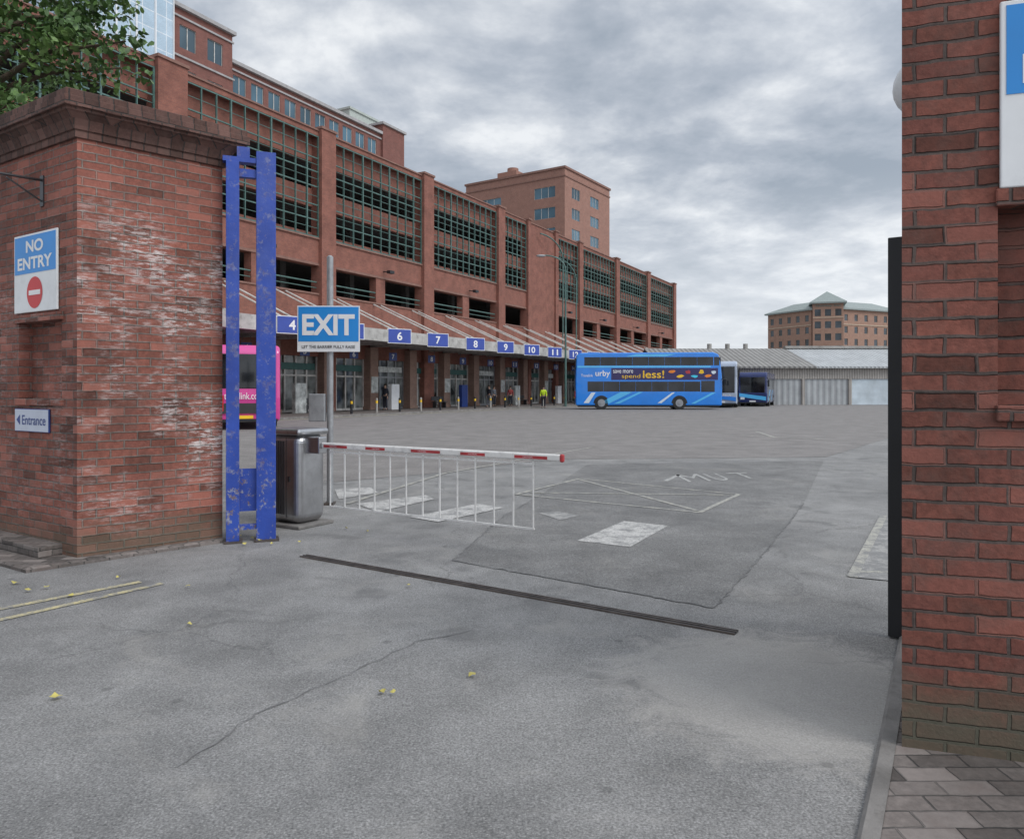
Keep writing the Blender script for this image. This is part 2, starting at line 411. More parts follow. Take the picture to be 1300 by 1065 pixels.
wander(mb,[G(575,712),G(640,655),G(700,622)],.014,z=.0070)
obj('ground_seam',mb,'tar_seam',kind='structure',recalc=False)
mb=MB(); ribbon(mb,G(-70,787),G(178,739),.065,.005); ribbon(mb,G(-70,803),G(206,741),.065,.005)
obj('road_marking',mb,'paint_yellow',kind='structure')
mb=MB()
for a,b in (((655,628),(735,608)),((735,608),(938,628)),((655,628),(888,651)),((888,651),(938,628)),((735,609),(886,649)),((672,626),(930,629))):
    ribbon(mb,G(*a),G(*b),.065,.0075+.0003*len(mb.f))
obj('road_marking',mb,'paint_faint',kind='structure')
mb=MB()
for q in (((425,622),(470,619),(480,626),(430,634)),((452,640),(540,629),(552,634),(480,650)),((520,657),(606,640),(640,645),(556,663)),
          ((733,687),(792,662),(848,668),(800,695))):
    mb.add([G(*p)+Zv*.0075 for p in q],[(0,1,2,3)])
obj('road_marking',mb,'paint_block',kind='structure')
mb=MB(); mb.add([G(*p)+Zv*.0075 for p in ((684,652),(708,650),(735,655),(712,661))],[(0,1,2,3)])
mb.add([G(*p)+Zv*.0075 for p in ((1078,733),(1118,655),(1150,655),(1150,740))],[(0,1,2,3)])
obj('road_marking',mb,'paint_ghost',kind='structure')
mb=MB(); ribbon(mb,G(1082,733),G(1122,655),.08,.0082); ribbon(mb,G(1078,726),G(1150,728),.06,.0088)
obj('road_marking',mb,'paint_faint',kind='structure')
mb=MB(); ribbon(mb,G(440,640),G(565,601),.08,.0085); ribbon(mb,G(565,601),G(752,568),.08,.0092)
ribbon(mb,G(560,540),G(700,532),.12,.0085); ribbon(mb,G(940,553),G(1060,559),.12,.0085); ribbon(mb,G(960,548),G(985,556),.12,.0092)
obj('road_marking',mb,'paint_faint',kind='structure')
mb=MB(); a=G(874,612); b=G(970,608)
fr=Fr((a.x,a.y,0),((b-a).x,(b-a).y),(0,1)); Lw=(b-a).length
mb.text('M',fr,0,Lw*.30,0,1.0,.0075,ground=True,bold=-.008); mb.text('U',fr,Lw*.38,Lw*.56,0,1.0,.0075,ground=True,bold=-.008); mb.text('T',fr,Lw*.70,Lw,.1,.95,.0075,ground=True,bold=-.008); ribbon(mb,G(845,611),G(862,603),.08,.0075)
obj('road_marking',mb,'paint_white',kind='structure')
ta=G(385,706); tb=G(935,804)
mb=MB(); d=(tb-ta); fr=Fr(ta,(d.x,d.y)); Lg=d.length
mb.box(fr,0,Lg,-.042,-.030,0,.012); mb.box(fr,0,Lg,-.006,.006,0,.014); mb.box(fr,0,Lg,.030,.042,0,.012)
mb.box(fr,0,Lg,-.029,-.007,.001,.009,1); mb.box(fr,0,Lg,.007,.029,.001,.009,1)
obj('gate_track',mb,['rail_steel','black_paint'],label='worn steel sliding gate track set into the asphalt',cat='gate track')
# ---------------------------------------------------------------- pillars
C=Vector((-3.80,6.46,0)); R=Vector((-2.87,7.33,0)); e1=(R-C).normalized(); e2=Vector((-.84,.54,0)).normalized()
LL=2.3
Lp=C+e2*LL; Bk=R+e2*LL
def offset_poly(pts,o):
    n=len(pts);out=[]
    area=sum(pts[i][0]*pts[(i+1)%n][1]-pts[(i+1)%n][0]*pts[i][1] for i in range(n))
    sg=1 if area>0 else -1
    for i in range(n):
        p0=Vector(pts[i-1][:2]);p1=Vector(pts[i][:2]);p2=Vector(pts[(i+1)%n][:2])
        d1=(p1-p0).normalized();d2=(p2-p1).normalized()
        n1=Vector((d1.y,-d1.x))*sg;n2=Vector((d2.y,-d2.x))*sg
        k=(n1+n2); k=k/(k.dot(n1)); out.append(p1+k*o)
    return out
def cornice(parent,plan,prof,mat):
    mb=MB(); loops=[offset_poly(plan,o) for o,z in prof]; n=len(plan)
    vs=[Vector((p.x,p.y,z)) for lp,(o,z) in zip(loops,prof) for p in lp]
    fs=[(j*n+i,j*n+(i+1)%n,(j+1)*n+(i+1)%n,(j+1)*n+i) for j in range(len(prof)-1) for i in range(n)]
    fs+=[tuple(range(n)),tuple((len(prof)-1)*n+i for i in range(n))]
    mb.add(vs,fs); return obj('cornice',mb,mat,parent,bevel=.004,seg=1)
CAP=[(.003,3.70),(.025,3.70),(.025,3.765),(.04,3.765),(.05,3.80),(.075,3.85),(.115,3.89),(.135,3.90),(.135,3.925),(.165,3.925),(.165,4.01),(.15,4.01),(.15,4.07),(.0,4.10)]
lp_=thing('gate_pillar',(C+Bk)/2,'red brick gate pillar with white salt stains and moulded cap','gate pillar')
mb=MB()
frL=Fr(C,e2,(-e2.y,e2.x)) ; 
if frL.ey.y>0: frL.ey=-frL.ey
frR=Fr(C,e1,(e1.y,-e1.x))
NH=[(.26,1.05,1.42,2.13)]
mb.wall(frL,0,LL,0,3.84,NH,.12,back=True,mi=1)
mb.quad(C,R,R+Zv*3.84,C+Zv*3.84); mb.quad(R,Bk,Bk+Zv*3.84,R+Zv*3.84); mb.quad(Bk,Lp,Lp+Zv*3.84,Bk+Zv*3.84)
obj('brick_shaft',mb,['brick_pillar','brick_pillar_plain'],lp_)
mb=MB(); mb.box(frL,.22,1.09,.002,.03,2.13,2.20); mb.box(frL,.22,1.09,-.11,.03,1.36,1.42)
obj('niche_sill',mb,'brick_pillar_plain',lp_)
cornice(lp_,[C,R,Bk,Lp],CAP,'brick_cap')
mb=MB(); mb.cyl(frL.p(.6,.0,3.42),frL.p(.6,.38,3.40),.012,n=8); mb.cyl(frL.p(.6,.0,3.22),frL.p(.6,.30,3.38),.008,n=8); mb.box(frL,.57,.63,.0,.012,3.18,3.46)
obj('sign_bracket',mb,'steel_dark',lp_)
mb=MB(); mb.box(frL,LL+.01,LL+9,-.45,-.02,0,2.6); mb.box(frL,LL+.01,LL+9,-.50,.03,2.6,2.7)
obj('boundary_wall',mb,'brick_pillar_plain',label='red brick boundary wall running off the gate pillar',cat='wall')
def noentry(fr,x0,x1,z0,z1,lab,flip=False):
    o=fr.p((x0+x1)/2,.02,z0)
    t=thing('traffic_sign',o,lab,'sign')
    w=x1-x0;h=z1-z0;zm=z0+h*.49
    mb=MB(); mb.box(fr,x0,x1,.004,.022,z0,z1); obj('sign_plate',mb,'sign_white',t,bevel=.006)
    g=.02
    mb=MB(); mb.box(fr,x0+g,x1-g,.0225,.0245,zm+.005,z1-g); obj('blue_panel',mb,'sign_blue',t)
    mb=MB(); cx=(x0+x1)/2;cz=(z0+zm)/2; mb.disc(fr,cx,cz,h*.2,.0245); obj('red_disc',mb,'sign_red',t,recalc=False)
    mb=MB(); mb.box(fr,cx-h*.145,cx+h*.145,.025,.0265,cz-h*.03,cz+h*.03); obj('white_bar',mb,'white',t)
    zz=z1-g; hh=(zz-zm)
    mb=MB(); mb.text('NO',fr,cx-w*.2,cx+w*.2,zm+hh*.56,zm+hh*.88,.026,bold=.03); obj('lettering',mb,'white',t)
    mb=MB(); mb.text('ENTRY',fr,cx-w*.4,cx+w*.4,zm+hh*.12,zm+hh*.44,.026,bold=.03); obj('lettering',mb,'white',t)
    return t
def rev(fr,L): 
    return Fr(fr.p(L,0,0),-fr.ex,fr.ey)
frLr=rev(frL,LL)
noentry(frLr,LL-1.10,LL-.30,2.22,2.95,'blue and white no entry sign with red disc on brick pillar')
t=thing('entrance_sign',frLr.p(LL-.77,.02,1.11),'small pale blue arrow entrance sign on brick pillar','sign')
mb=MB(); mb.box(frLr,LL-1.09,LL-.45,.004,.02,1.11,1.325); obj('sign_plate',mb,'navy',t,bevel=.004)
mb=MB(); mb.box(frLr,LL-1.083,LL-.457,.0205,.022,1.117,1.318); obj('sign_face',mb,'sign_pale',t)
mb=MB(); mb.text('Entrance',frLr,LL-.94,LL-.50,1.175,1.265,.024,bold=.01); obj('lettering',mb,'navy',t)
mb=MB(); mb.flat(frLr,[(LL-1.05,1.22),(LL-.98,1.17),(LL-.98,1.27)],.024); obj('arrow',mb,'navy',t)
C2=Vector((1.613,3.06,0)); f2=Vector((.954,-.3,0)).normalized(); g2=Vector((.78,.66,0)).normalized()
rp=thing('gate_pillar',C2+f2*.7+g2*.4,'red brick gate pillar with recessed panel and dark mortar','gate pillar')
fr2=Fr(C2,f2,(-.3,-.954)); PW=1.35
P2=C2+f2*PW; P3=P2+g2*.9; P4=C2+g2*.9
mb=MB(); mb.wall(fr2,0,PW,0,3.84,[(.345,1.05,1.44,2.23)],.16,back=True)
for a,b in ((P2,P3),(P3,P4),(P4,C2)): mb.quad(a,b,b+Zv*3.84,a+Zv*3.84)
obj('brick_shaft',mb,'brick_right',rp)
mb=MB(); mb.box(fr2,.335,1.06,-.15,.028,1.375,1.44); mb.box(fr2,.335,1.06,.002,.02,2.23,2.30)
obj('niche_sill',mb,'brick_right',rp,bevel=.006)
cornice(rp,[C2,P2,P3,P4],CAP,'brick_cap')
noentry(fr2,.348,1.10,2.30,3.04,'blue and white no entry sign on brick pillar')
mb=MB(); q=C2+g2*.38; s2=Vector((-g2.y,g2.x,0)); mb.sphere(q+s2*.05+Zv*(PZ(105,q.y)),.135,24,12,sc=(1,1,1)); mb.cyl(q-s2*.001+Zv*PZ(105,q.y),q+s2*.04+Zv*PZ(105,q.y),.14,n=24)
obj('wall_lamp',mb,'sign_white',label='round white bulkhead lamp on side of brick pillar',cat='lamp')
ga=Vector((2.29,4.50,0)); gd=Vector((.84,-.54,0)).normalized(); frg=Fr(ga,gd,(-.54,-.84))
gt=thing('sliding_gate',ga+gd*1.5,'black steel sliding gate drawn back behind brick pillar','gate')
mb=MB(); mb.box(frg,0,.10,-.03,.03,.01,2.42); mb.box(frg,3.2,3.275,-.03,.03,.06,2.42)
mb.box(frg,.10,3.2,-.028,.028,.06,.18); mb.box(frg,.10,3.2,-.028,.028,2.30,2.40); obj('frame',mb,'black_paint',gt,bevel=.005)
mb=MB()
for i in range(24): mb.box(frg,.15+i*.128,.18+i*.128,-.014,.014,.18,2.30)
obj('gate_bars',mb,'black_paint',gt)
for xx in (.5,2.8):
    mb=MB(); mb.cyl(frg.p(xx,-.02,.06),frg.p(xx,.02,.06),.055,n=20); obj('wheel',mb,'steel_dark',gt)
bt=thing('gate_guide_frame',(-2.65,7.4,0),'blue painted steel gate guide frame beside brick pillar','gate frame')
frb=Fr((-2.80,7.24,0),(.94,.34),(.34,-.94))
for xx,w,zt_ in ((0,.122,3.74),(.28,.185,3.86)):
    mb=MB(); mb.box(frb,xx,xx+w,-.10,.03,.0,zt_); obj('post',mb,'blue_scuffed',bt,bevel=.004)
    mb=MB(); mb.box(frb,xx-.02,xx+w+.03,-.12,.07,.002,.02); obj('base_plate',mb,'rail_steel',bt)
mb=MB(); mb.box(frb,.123,.279,-.07,.0,3.60,3.68); obj('cross_bar',mb,'blue_scuffed',bt)
mb=MB(); mb.box(frb,-.03,.279,-.09,.015,3.742,3.79); mb.box(frb,.10,.22,-.05,-.01,3.792,3.90); obj('top_bracket',mb,'blue_scuffed',bt)
mb=MB(); mb.box(frb,.123,.279,-.05,-.03,.30,.72); mb.box(frb,.123,.279,-.06,.0,.12,.17); obj('kick_plate',mb,'blue_scuffed',bt)
# ---------------------------------------------------------------- pavements
nL=frL.ey; nR=frR.ey
def kerbset(name,poly,z,matp='paving_kerb',kw=.12,km='kerb_stone'):
    inner=offset_poly(poly,-kw)
    mb=MB(); mb.prism([(p.x,p.y) for p in inner],0,z-.004); obj(name,mb,matp,kind='structure')
    mb=MB(); n=len(poly)
    o0=[Vector((p[0],p[1],0)) for p in poly]; o1=[Vector((p[0],p[1],z)) for p in offset_poly(poly,-.015)]
    o05=[Vector((p[0],p[1],z-.015)) for p in poly]
    i1=[Vector((p.x,p.y,z)) for p in inner]; i0=[Vector((p.x,p.y,0)) for p in inner]
    for i in range(n):
        j=(i+1)%n
        mb.quad(o0[i],o0[j],o05[j],o05[i]); mb.quad(o05[i],o05[j],o1[j],o1[i]); mb.quad(o1[i],o1[j],i1[j],i1[i])
    obj('kerb',mb,km,kind='structure')
kerbset('pavement',[Vector((p.x,p.y)) for p in (C+nL*.42+nR*.07, R+nR*.07+e1*.02,R+e2*9+e1*.02,C+e2*9+nL*.42)],.04,kw=.10,km='paving_kerb')
st=[C+nL*.20+e2*.25,C+e2*.25-nL*.3,C+e2*9-nL*.3,C+e2*9+nL*.20]
mb=MB(); mb.prism([(p.x,p.y) for p in st],.036,.13); obj('pavement_step',mb,'paving_kerb',kind='structure',bevel=.01)
pr=[(2.36,4.50),(1.43,2.93),(.72,1.75),(.72,.3),(6,.3),(6,3.4)]
kerbset('pavement',[Vector(p) for p in pr],.03,'paving_kerb',.07,km='kerb_stone')
# ---------------------------------------------------------------- barrier
bc=Vector((-2.40,8.28,0))
br=thing('car_park_barrier',bc,'stainless steel barrier with red and white arm and hanging skirt','barrier')
A0=Vector((-2.14,8.06,.90)); A1=Vector((.43,6.50,.90)); ad=(A1-A0).normalized(); fra=Fr(A0,ad); Lr=(A1-A0).length
fcab=Fr(bc,(ad.x,ad.y))
mb=MB(); mb.box(fcab,-.30,.30,-.26,.26,0,.04); obj('plinth',mb,'kerb_stone',br,bevel=.01)
mb=MB(); mb.box(fcab,-.24,.24,-.21,.21,.04,1.02); obj('cabinet',mb,'steel',br,bevel=.10,seg=6)
mb=MB(); mb.box(fcab,-.26,.26,-.23,.23,1.005,1.075); obj('cabinet_cap',mb,'steel',br,bevel=.03,seg=3)
mb=MB()
for i in range(6): mb.box(fcab,-.13+i*.028,-.118+i*.028,.2105,.216,.14,.94)
obj('vent_panel',mb,'steel_dark',br)
mb=MB(); mb.box(fcab,.05,.056,.2105,.214,.10,.98); mb.box(fcab,.08,.11,.2105,.218,.5,.56); obj('access_door',mb,'steel_dark',br)
mb=MB(); mb.box(fra,-.16,.10,-.07,.05,-.09,.09); obj('arm_bracket',mb,'steel',br,bevel=.01)
mb=MB(); mb.box(fra,.10,Lr,-.020,.020,-.033,.033); obj('arm',mb,'barrier_white',br,bevel=.016,seg=3)
for i in range(5):
    x=.14+i*.60; ln=(.34,.26,.36,.28,.34)[i]
    mb=MB(); mb.box(fra,x,x+ln,-.0215,.0215,-.018,.010); obj('red_reflector',mb,'barrier_red',br)
    mb=MB(); mb.text('CAUTION',fra,x+.09,x+.19,-.010,.002,.0225,bold=.0); obj('lettering',mb,'white',br)
mb=MB(); mb.box(fra,Lr-.005,Lr+.03,-.022,.022,-.036,.036); obj('arm_tip',mb,'barrier_red',br,bevel=.014,seg=3)
mb=MB(); nb=13; xe=Lr-.28
for i in range(nb):
    x=.22+i*(xe-.22)/(nb-1)
    mb.box(fra,x-.006,x+.006,-.006,.006,-.64,-.032)
mb.box(fra,.21,xe+.01,-.008,.008,-.655,-.64); mb.box(fra,.21,xe+.01,-.007,.007,-.07,-.055)
obj('skirt',mb,'barrier_white',br)
# ---------------------------------------------------------------- EXIT sign
pY=9.7; px=PX(419,pY); ep=thing('exit_sign',(px,pY,0),'blue and white EXIT sign on galvanised pole by barrier','sign')
mb=MB(); mb.cyl((px,pY,0),(px,pY,3.24),.042,n=20); mb.cyl((px,pY,3.24),(px,pY,3.26),.042,.02,n=20); obj('pole',mb,'galvanised',ep)
fe=Fr((px,pY-.06,0),(1,.03),(.03,-1))
z0=PZ(447,pY);z1=PZ(389,pY)
mb=MB(); mb.box(fe,-.41,.40,-.01,.0,z0,z1); mb.box(fe,-.38,.38,-.03,-.011,z0+.1,z0+.14); mb.box(fe,-.38,.38,-.03,-.011,z1-.14,z1-.1); obj('sign_plate',mb,'sign_white',ep,bevel=.003)
mb=MB(); mb.box(fe,-.395,.385,.0005,.003,z0+.135,z1-.014); obj('blue_panel',mb,'sign_blue',ep)
mb=MB(); mb.text('EXIT',fe,-.345,.335,z0+.215,z1-.11,.005,bold=.035); obj('lettering',mb,'white',ep)
mb=MB(); mb.text('LET THE BARRIER FULLY RAISE',fe,-.35,.34,z0+.045,z0+.085,.004,bold=.01); obj('lettering',mb,'letter_black',ep)
mb=MB(); mb.box(fe,-.26,-.05,-.08,.02,PZ(535,pY),PZ(500,pY)); obj('control_box',mb,'galvanised',ep,bevel=.012)
mb=MB(); mb.box(fe,-.06,.06,-.14,.03,.002,.03); obj('base_plate',mb,'rail_steel',ep)
# ---------------------------------------------------------------- car park / bus station building
D=Vector((.479,.878,0)).normalized(); Nn=Vector((.878,-.479,0)).normalized()
P0=Vector((-16.8,38.5,0)); FA=Fr(P0,D,Nn)
bs=thing('bus_station_building',FA.p(38,-10,0),'long red brick multi-storey car park above bus station','building')
S0,S1=-13.0,88.0; BD=17.3
piers=[(-2.0,-.3),(9.5,10.8),(20.6,21.9),(32.1,33.3),(37.9,38.5),(44.1,44.8),(50.4,51.4),(62.0,63.2),(74.4,75.6),(87.2,88.4)]
bays=[(-13,-2.0),(-.3,9.5),(10.8,20.6),(21.9,32.1),(33.3,37.9),(44.8,50.4),(51.4,62.0),(63.2,74.4),(75.6,87.2)]
mb=MB()
mb.box(FA,S0,S1,-.6,0,17.55,17.85); mb.box(FA,S0,S1,-.6,0,9.35,11.1); mb.box(FA,S0,S1,-.6,0,5.25,7.5); mb.box(FA,S0,S1,-.6,0,3.6,5.25-.002)
for a,b in bays:
    mb.box(FA,a,b,-.9,-.55,11.102,11.5); mb.box(FA,a,b,-.9,-.55,13.15,14.3); mb.box(FA,a,b,-.9,-.55,16.0,17.548)
    m=(a+b)/2
    if b-a>8: mb.box(FA,m-.5,m+.5,-.59,.0-.01,7.5,9.35)
mb.box(FA,38.5,44.1,-.6,.12,5.3,17.5)
mb.box(FA,S0,S1,-BD-.4,-BD,0,17.8); mb.box(FA,S1,S1+.3,-BD-.4,-.01,0,17.8); mb.box(FA,S0-.3,S0,-BD-.4,-.01,0,17.8)
obj('wall',mb,'brick_facade',bs)
for a,b in piers:
    mb=MB(); mb.box(FA,a,b,-.63,.28,0,18.0); obj('brick_pier',mb,'brick_facade',bs)
mb=MB(); mb.box(FA,S0,S1,-.7,.08,17.85,17.95); mb.box(FA,S0,S1,-.02,.10,11.0,11.098); mb.box(FA,S0,S1,.002,.05,9.35,9.5); mb.box(FA,S0,S1,-.62,.07,7.5,7.6)
for a,b in piers: mb.box(FA,a-.06,b+.06,-.7,.36,18.0,18.15)
obj('coping',mb,'terracotta_coping',bs)
mb=MB()
for z in (6.8,10.6,13.9,17.2): mb.box(FA,S0,S1,-BD,-.95,z,z+.3)
s=-10
while s<88:
    mb.box(FA,s,s+.5,-6,-5.5,5,17.2); mb.box(FA,s,s+.5,-13,-12.5,5,17.2); s+=7.2
mb.box(FA,S0,S1,-2.4,-2.0,0,6.8)
obj('floor_slab',mb,'concrete_dark',bs)
for a,b in bays:
    mb=MB(); n=max(3,round((b-a)/.95))
    for i in range(n+1):
        x=a+.06+(b-a-.12)*i/n; w_=.045 if i%3==0 else .025; mb.box(FA,x-w_,x+w_,-.06,.05,11.12,17.53)
    for z in (11.15,12.2,13.15,14.3,15.25,16.1,17.48): mb.box(FA,a+.01,b-.01,-.04,.035,z-.035,z+.035)
    for z in (11.7,12.7,13.7,14.8,15.7,16.8): mb.box(FA,a+.01,b-.01,-.02,.02,z-.015,z+.015)
    obj('window_screen',mb,'green_frame',bs)
    if b-a>8:
        m=(a+b)/2
        for x0,x1 in ((a+.1,m-.5),(m+.5,b-.1)):
            mb=MB(); mb.cyl(FA.p(x0,-.1,8.3),FA.p(x1,-.1,8.3),.05,n=8); mb.cyl(FA.p(x0,-.1,7.95),FA.p(x1,-.1,7.95),.03,n=8); obj('railing',mb,'green_frame',bs)
for s_,zt in ((40,17.0),(43.4,15.2)):
    mb=MB(); prev=None
    for i in range(13):
        a=math.pi/2*i/12; p=FA.p(s_+3.2*math.sin(a),.5+1.0*math.sin(a),zt-2.2+2.2*math.cos(a))
        if prev: mb.cyl(prev,p,.07,n=8,caps=False)
        prev=p
    mb.cyl(prev,FA.p(s_+3.2,1.5,5.2),.07,n=8)
    obj('green_pipe',mb,'green_frame',bs)
for s_ in (5,16,27.5,47,57,69,80):
    mb=MB(); mb.box(FA,s_-.25,s_+.25,.5,.8,9.7,9.9); mb.cyl(FA.p(s_,0,9.9),FA.p(s_,.55,9.8),.04,n=8); obj('floodlight',mb,'black_paint',bs)
cols=[9.9+4.5*k for k in range(-5,18)]
for k,s_ in enumerate(cols):
    mb=MB(); mb.box(FA,s_-.42,s_+.42,-.3,.5,0,4.4); mb.box(FA,s_-.48,s_+.48,-.3,.55,.14,.35); obj('brick_column',mb,'brick_column',bs)
    if k<len(cols)-1:
        a=s_+.43;b=s_+4.5-.43
        mb=MB(); mb.box(FA,a,b,-.25,-.2,.14,3.6,1)
        n=4
        for i in range(n+1):
            x=a+(b-a)*i/n; mb.box(FA,x-.05,x+.05,-.2,-.10,.14,3.6)
        mb.box(FA,a,b,-.2,-.11,2.35,2.45); mb.box(FA,a,b,-.2,-.12,.14,.28)
        obj('door',mb,['white_steel' if k%3 else 'galvanised','door_glass'],bs)
        mb=MB(); mb.box(FA,a+.3,b-.3,-.09,-.02,2.75,3.15); obj('door_header',mb,'teal_sign' if k%3 else 'poster',bs)
        if k%2==0:
            mb=MB(); mb.box(FA,s_-.36,s_+.36,.502,.54,1.3,2.4); obj('poster_board',mb,'poster',bs)
            mb=MB(); mb.box(FA,s_+.62,s_+1.5,1.2,1.5,.13,1.9); obj('timetable_stand',mb,['sign_white','navy','poster'][k//2%3],bs,bevel=.02)
        if k%3==1:
            mb=MB(); mb.box(FA,s_+1.6,s_+3.2,1.0,1.4,.55,.62); mb.box(FA,s_+1.7,s_+1.78,1.05,1.35,.13,.55); mb.box(FA,s_+3.0,s_+3.08,1.05,1.35,.13,.55); mb.box(FA,s_+1.6,s_+3.2,.98,1.02,.7,1.0); obj('bench',mb,'steel_dark',bs)
mb=MB(); mb.box(FA,S0,86,.01,5.0,4.78,4.98); mb.box(FA,S0,86,5.0,5.3,4.40,5.12)
s=S0+.5
while s<86: mb.box(FA,s,s+.25,.02,5.0,4.45,4.779); s+=2.25
obj('canopy',mb,'concrete_canopy',bs)
for k in range(-3,18):
    s_=11+4.5*k
    for o in (-.4,.4):
        if s_+o>85: continue
        mb=MB(); mb.cyl(FA.p(s_+o-.2,.0,7.45),FA.p(s_+o,5.0,5.2),.048,n=8); obj('canopy_strut',mb,'white_steel',bs)
    if s_<85:
        mb=MB(); mb.box(FA,s_-.75,s_+.75,4.9,5.1,5.121,5.25); mb.box(FA,s_+.5,s_+.75,2.5,5.0,4.981,5.3); obj('canopy_upstand',mb,'concrete_canopy',bs)
bn=(Nn*.62+Vector((0,-1,0))*.45).normalized(); bd=Vector((-bn.y,bn.x,0))
for k in range(-2,9):
    s_=10.5+4.42*k-(.3 if k==1 else 0); num=6+k
    o=FA.p(s_,5.62,0); f_=Fr(o,bd,bn)
    t=thing('bay_number_sign',f_.p(0,0,4.3),'blue bay number board reading %d on canopy edge'%num,'sign','blue bay number boards along the canopy')
    mb=MB(); mb.box(f_,-.8,.8,-.09,0,4.32,5.22); mb.box(f_,-.5,.5,-.30,-.091,4.6,4.9); obj('board',mb,'sign_white',t)
    mb=MB(); mb.box(f_,-.76,.76,.001,.01,4.36,5.18); obj('blue_panel',mb,'number_blue',t)
    mb=MB(); w=.17 if num<10 else .33; mb.text(str(num),f_,-w,w,4.52,5.02,.016,bold=.02); obj('lettering',mb,'white',t)
    f3=Fr(FA.p(s_+1.2,1.0,0),bd,bn)
    t=thing('door_number_sign',f3.p(0,0,3.4),'small navy hanging stand number sign under canopy','sign','small stand number signs above the doors')
    mb=MB(); mb.box(f3,-.3,.3,-.03,0,3.55,4.1); obj('board',mb,'navy',t)
    mb=MB(); mb.text(str(num),f3,-.1 if num<10 else -.18,.1 if num<10 else .18,3.65,4.0,.006,bold=.02); obj('lettering',mb,'white',t)
    mb=MB(); mb.box(f3,-.25,-.22,-.02,-.01,4.1,4.46); mb.box(f3,.22,.25,-.02,-.01,4.1,4.46); obj('hanger',mb,'steel_dark',t)
mb=MB(); mb.box(FA,S0,88,.0,5.4,0,.13); obj('concourse_pavement',mb,'paving_kerb',kind='structure')
mb=MB(); mb.box(FA,S0,88,5.4,5.55,0,.134); obj('kerb',mb,'kerb_stone',kind='structure')
mb=MB(); mb.box(FA,S0,88,5.7,5.82,.006,.012); obj('road_marking',mb,'paint_yellow',kind='structure')
for k in range(-2,16):
    s_=9.2+2.25*k
    t=thing('bollard',FA.p(s_,4.9,.13),'yellow banded steel bollard on concourse edge','bollard','bollards along the concourse kerb')
    mb=MB(); mb.cyl(FA.p(s_,4.9,.13),FA.p(s_,4.9,.95),.07,n=12); mb.sphere(FA.p(s_,4.9,.95),.07,12,6); obj('post',mb,'black_paint' if k%2 else 'concrete',t)
    mb=MB(); mb.cyl(FA.p(s_,4.9,.70),FA.p(s_,4.9,.86),.073,n=12); obj('band',mb,'yellow',t)
# tall yard lamp with curved arm
lb=Vector((PX(718,66),66,0))
t=thing('street_lamp',lb,'tall thin dark green lamp post with curved arm','street lamp')
mb=MB(); mb.cyl(lb,lb+Zv*12.2,.11,.07,n=12); prev=lb+Zv*12.2
for i in range(1,13):
    a=math.pi/2*i/12; p=lb+Vector((-1.9*(1-math.cos(a)),0,12.2+1.3*math.sin(a))); mb.cyl(prev,p,.06,n=8,caps=False); prev=p
obj('pole',mb,'green_frame',t)
mb=MB(); mb.sphere(prev+Vector((-.3,0,-.05)),.38,14,8,sc=(1.2,.5,.3)); obj('lamp_head',mb,'galvanised',t)
# ---------------------------------------------------------------- background buildings
def window(parent,fr,x0,x1,z0,z1,y=-.12,nx=2,nz=1,gm='glass',fm='white_steel'):
    mb=MB(); mb.box(fr,x0,x1,y-.04,y,z0,z1,1); t=.06
    for i in range(nx+1):
        x=x0+(x1-x0)*i/nx; a=max(x0,x-t/2);b=min(x1,x+t/2)
        mb.box(fr,a,b,y+.001,y+.05,z0,z1)
    for j in range(nz+1):
        z=z0+(z1-z0)*j/nz; a=max(z0,z-t/2);b=min(z1,z+t/2)
        mb.box(fr,x0,x1,y+.002,y+.045,a,b)
    return obj('window',mb,[fm,gm],parent)
FB=Fr(P0-Nn*18,D,Nn)
bb=thing('brick_office_building',FB.p(27,-8,0),'red brick building with stone cornice and square windows','building')
wB=[]; 
for i in range(10):
    x=18.3+i*1.97; wB.append((x,x+1.4,26.75,28.45))
wB2=[(x0,x1,22.9,24.3) for x0,x1,_,_ in wB]
wA=[(12.7,14.2,28.4,30.2),(15.3,16.8,28.4,30.2),(12.7,14.2,25.0,26.8),(15.3,16.8,25.0,26.8)]
mb=MB(); mb.wall(FB,17.8,38.2,0,29.3,wB+wB2,.2)
FBa=Fr(FB.p(0,.5,0),D,Nn); mb.wall(FBa,12.0,17.8,0,31.4,wA,.2)
lfa=Fr(FBa.p(12.0,-14,0),Nn,-D); mb.wall(lfa,0,14,0,31.4,[],.2)
mb.quad(FBa.p(17.8,0,0),FBa.p(17.8,-14,0),FBa.p(17.8,-14,31.4),FBa.p(17.8,0,31.4)); mb.quad(FBa.p(12,-14,0),FBa.p(17.8,-14,0),FBa.p(17.8,-14,31.4),FBa.p(12,-14,31.4))
mb.box(FB,38.2,42.0,-4.2,.3,0,30.4); mb.quad(FB.p(17.8,-14,0),FB.p(38.2,-14,0),FB.p(38.2,-14,29.2),FB.p(17.8,-14,29.2)); mb.quad(FB.p(38.2,-14,0),FB.p(38.2,0,0),FB.p(38.2,0,29.2),FB.p(38.2,-14,29.2))
mb.quad(FB.p(17.8,0,29.2),FB.p(38.2,0,29.2),FB.p(38.2,-14,29.2),FB.p(17.8,-14,29.2)); mb.quad(FBa.p(12,0,31.3),FBa.p(17.8,0,31.3),FBa.p(17.8,-14,31.3),FBa.p(12,-14,31.3))
obj('wall',mb,'brick_back',bb)
mb=MB(); mb.box(FB,17.81,38.19,-.3,.30,29.3,29.6); mb.box(FB,17.81,38.19,.002,.12,28.75,28.9); mb.box(FB,17.81,38.19,.002,.10,26.35,26.5)
mb.box(FBa,11.95,18.0,-14,.3,31.4,31.7); mb.box(FBa,12.0,17.9,.002,.12,30.7,30.85); mb.box(FBa,12.0,17.95,.002,.12,27.6,27.75); mb.box(FB,38.0,42.2,-4.3,.5,30.4,30.65)
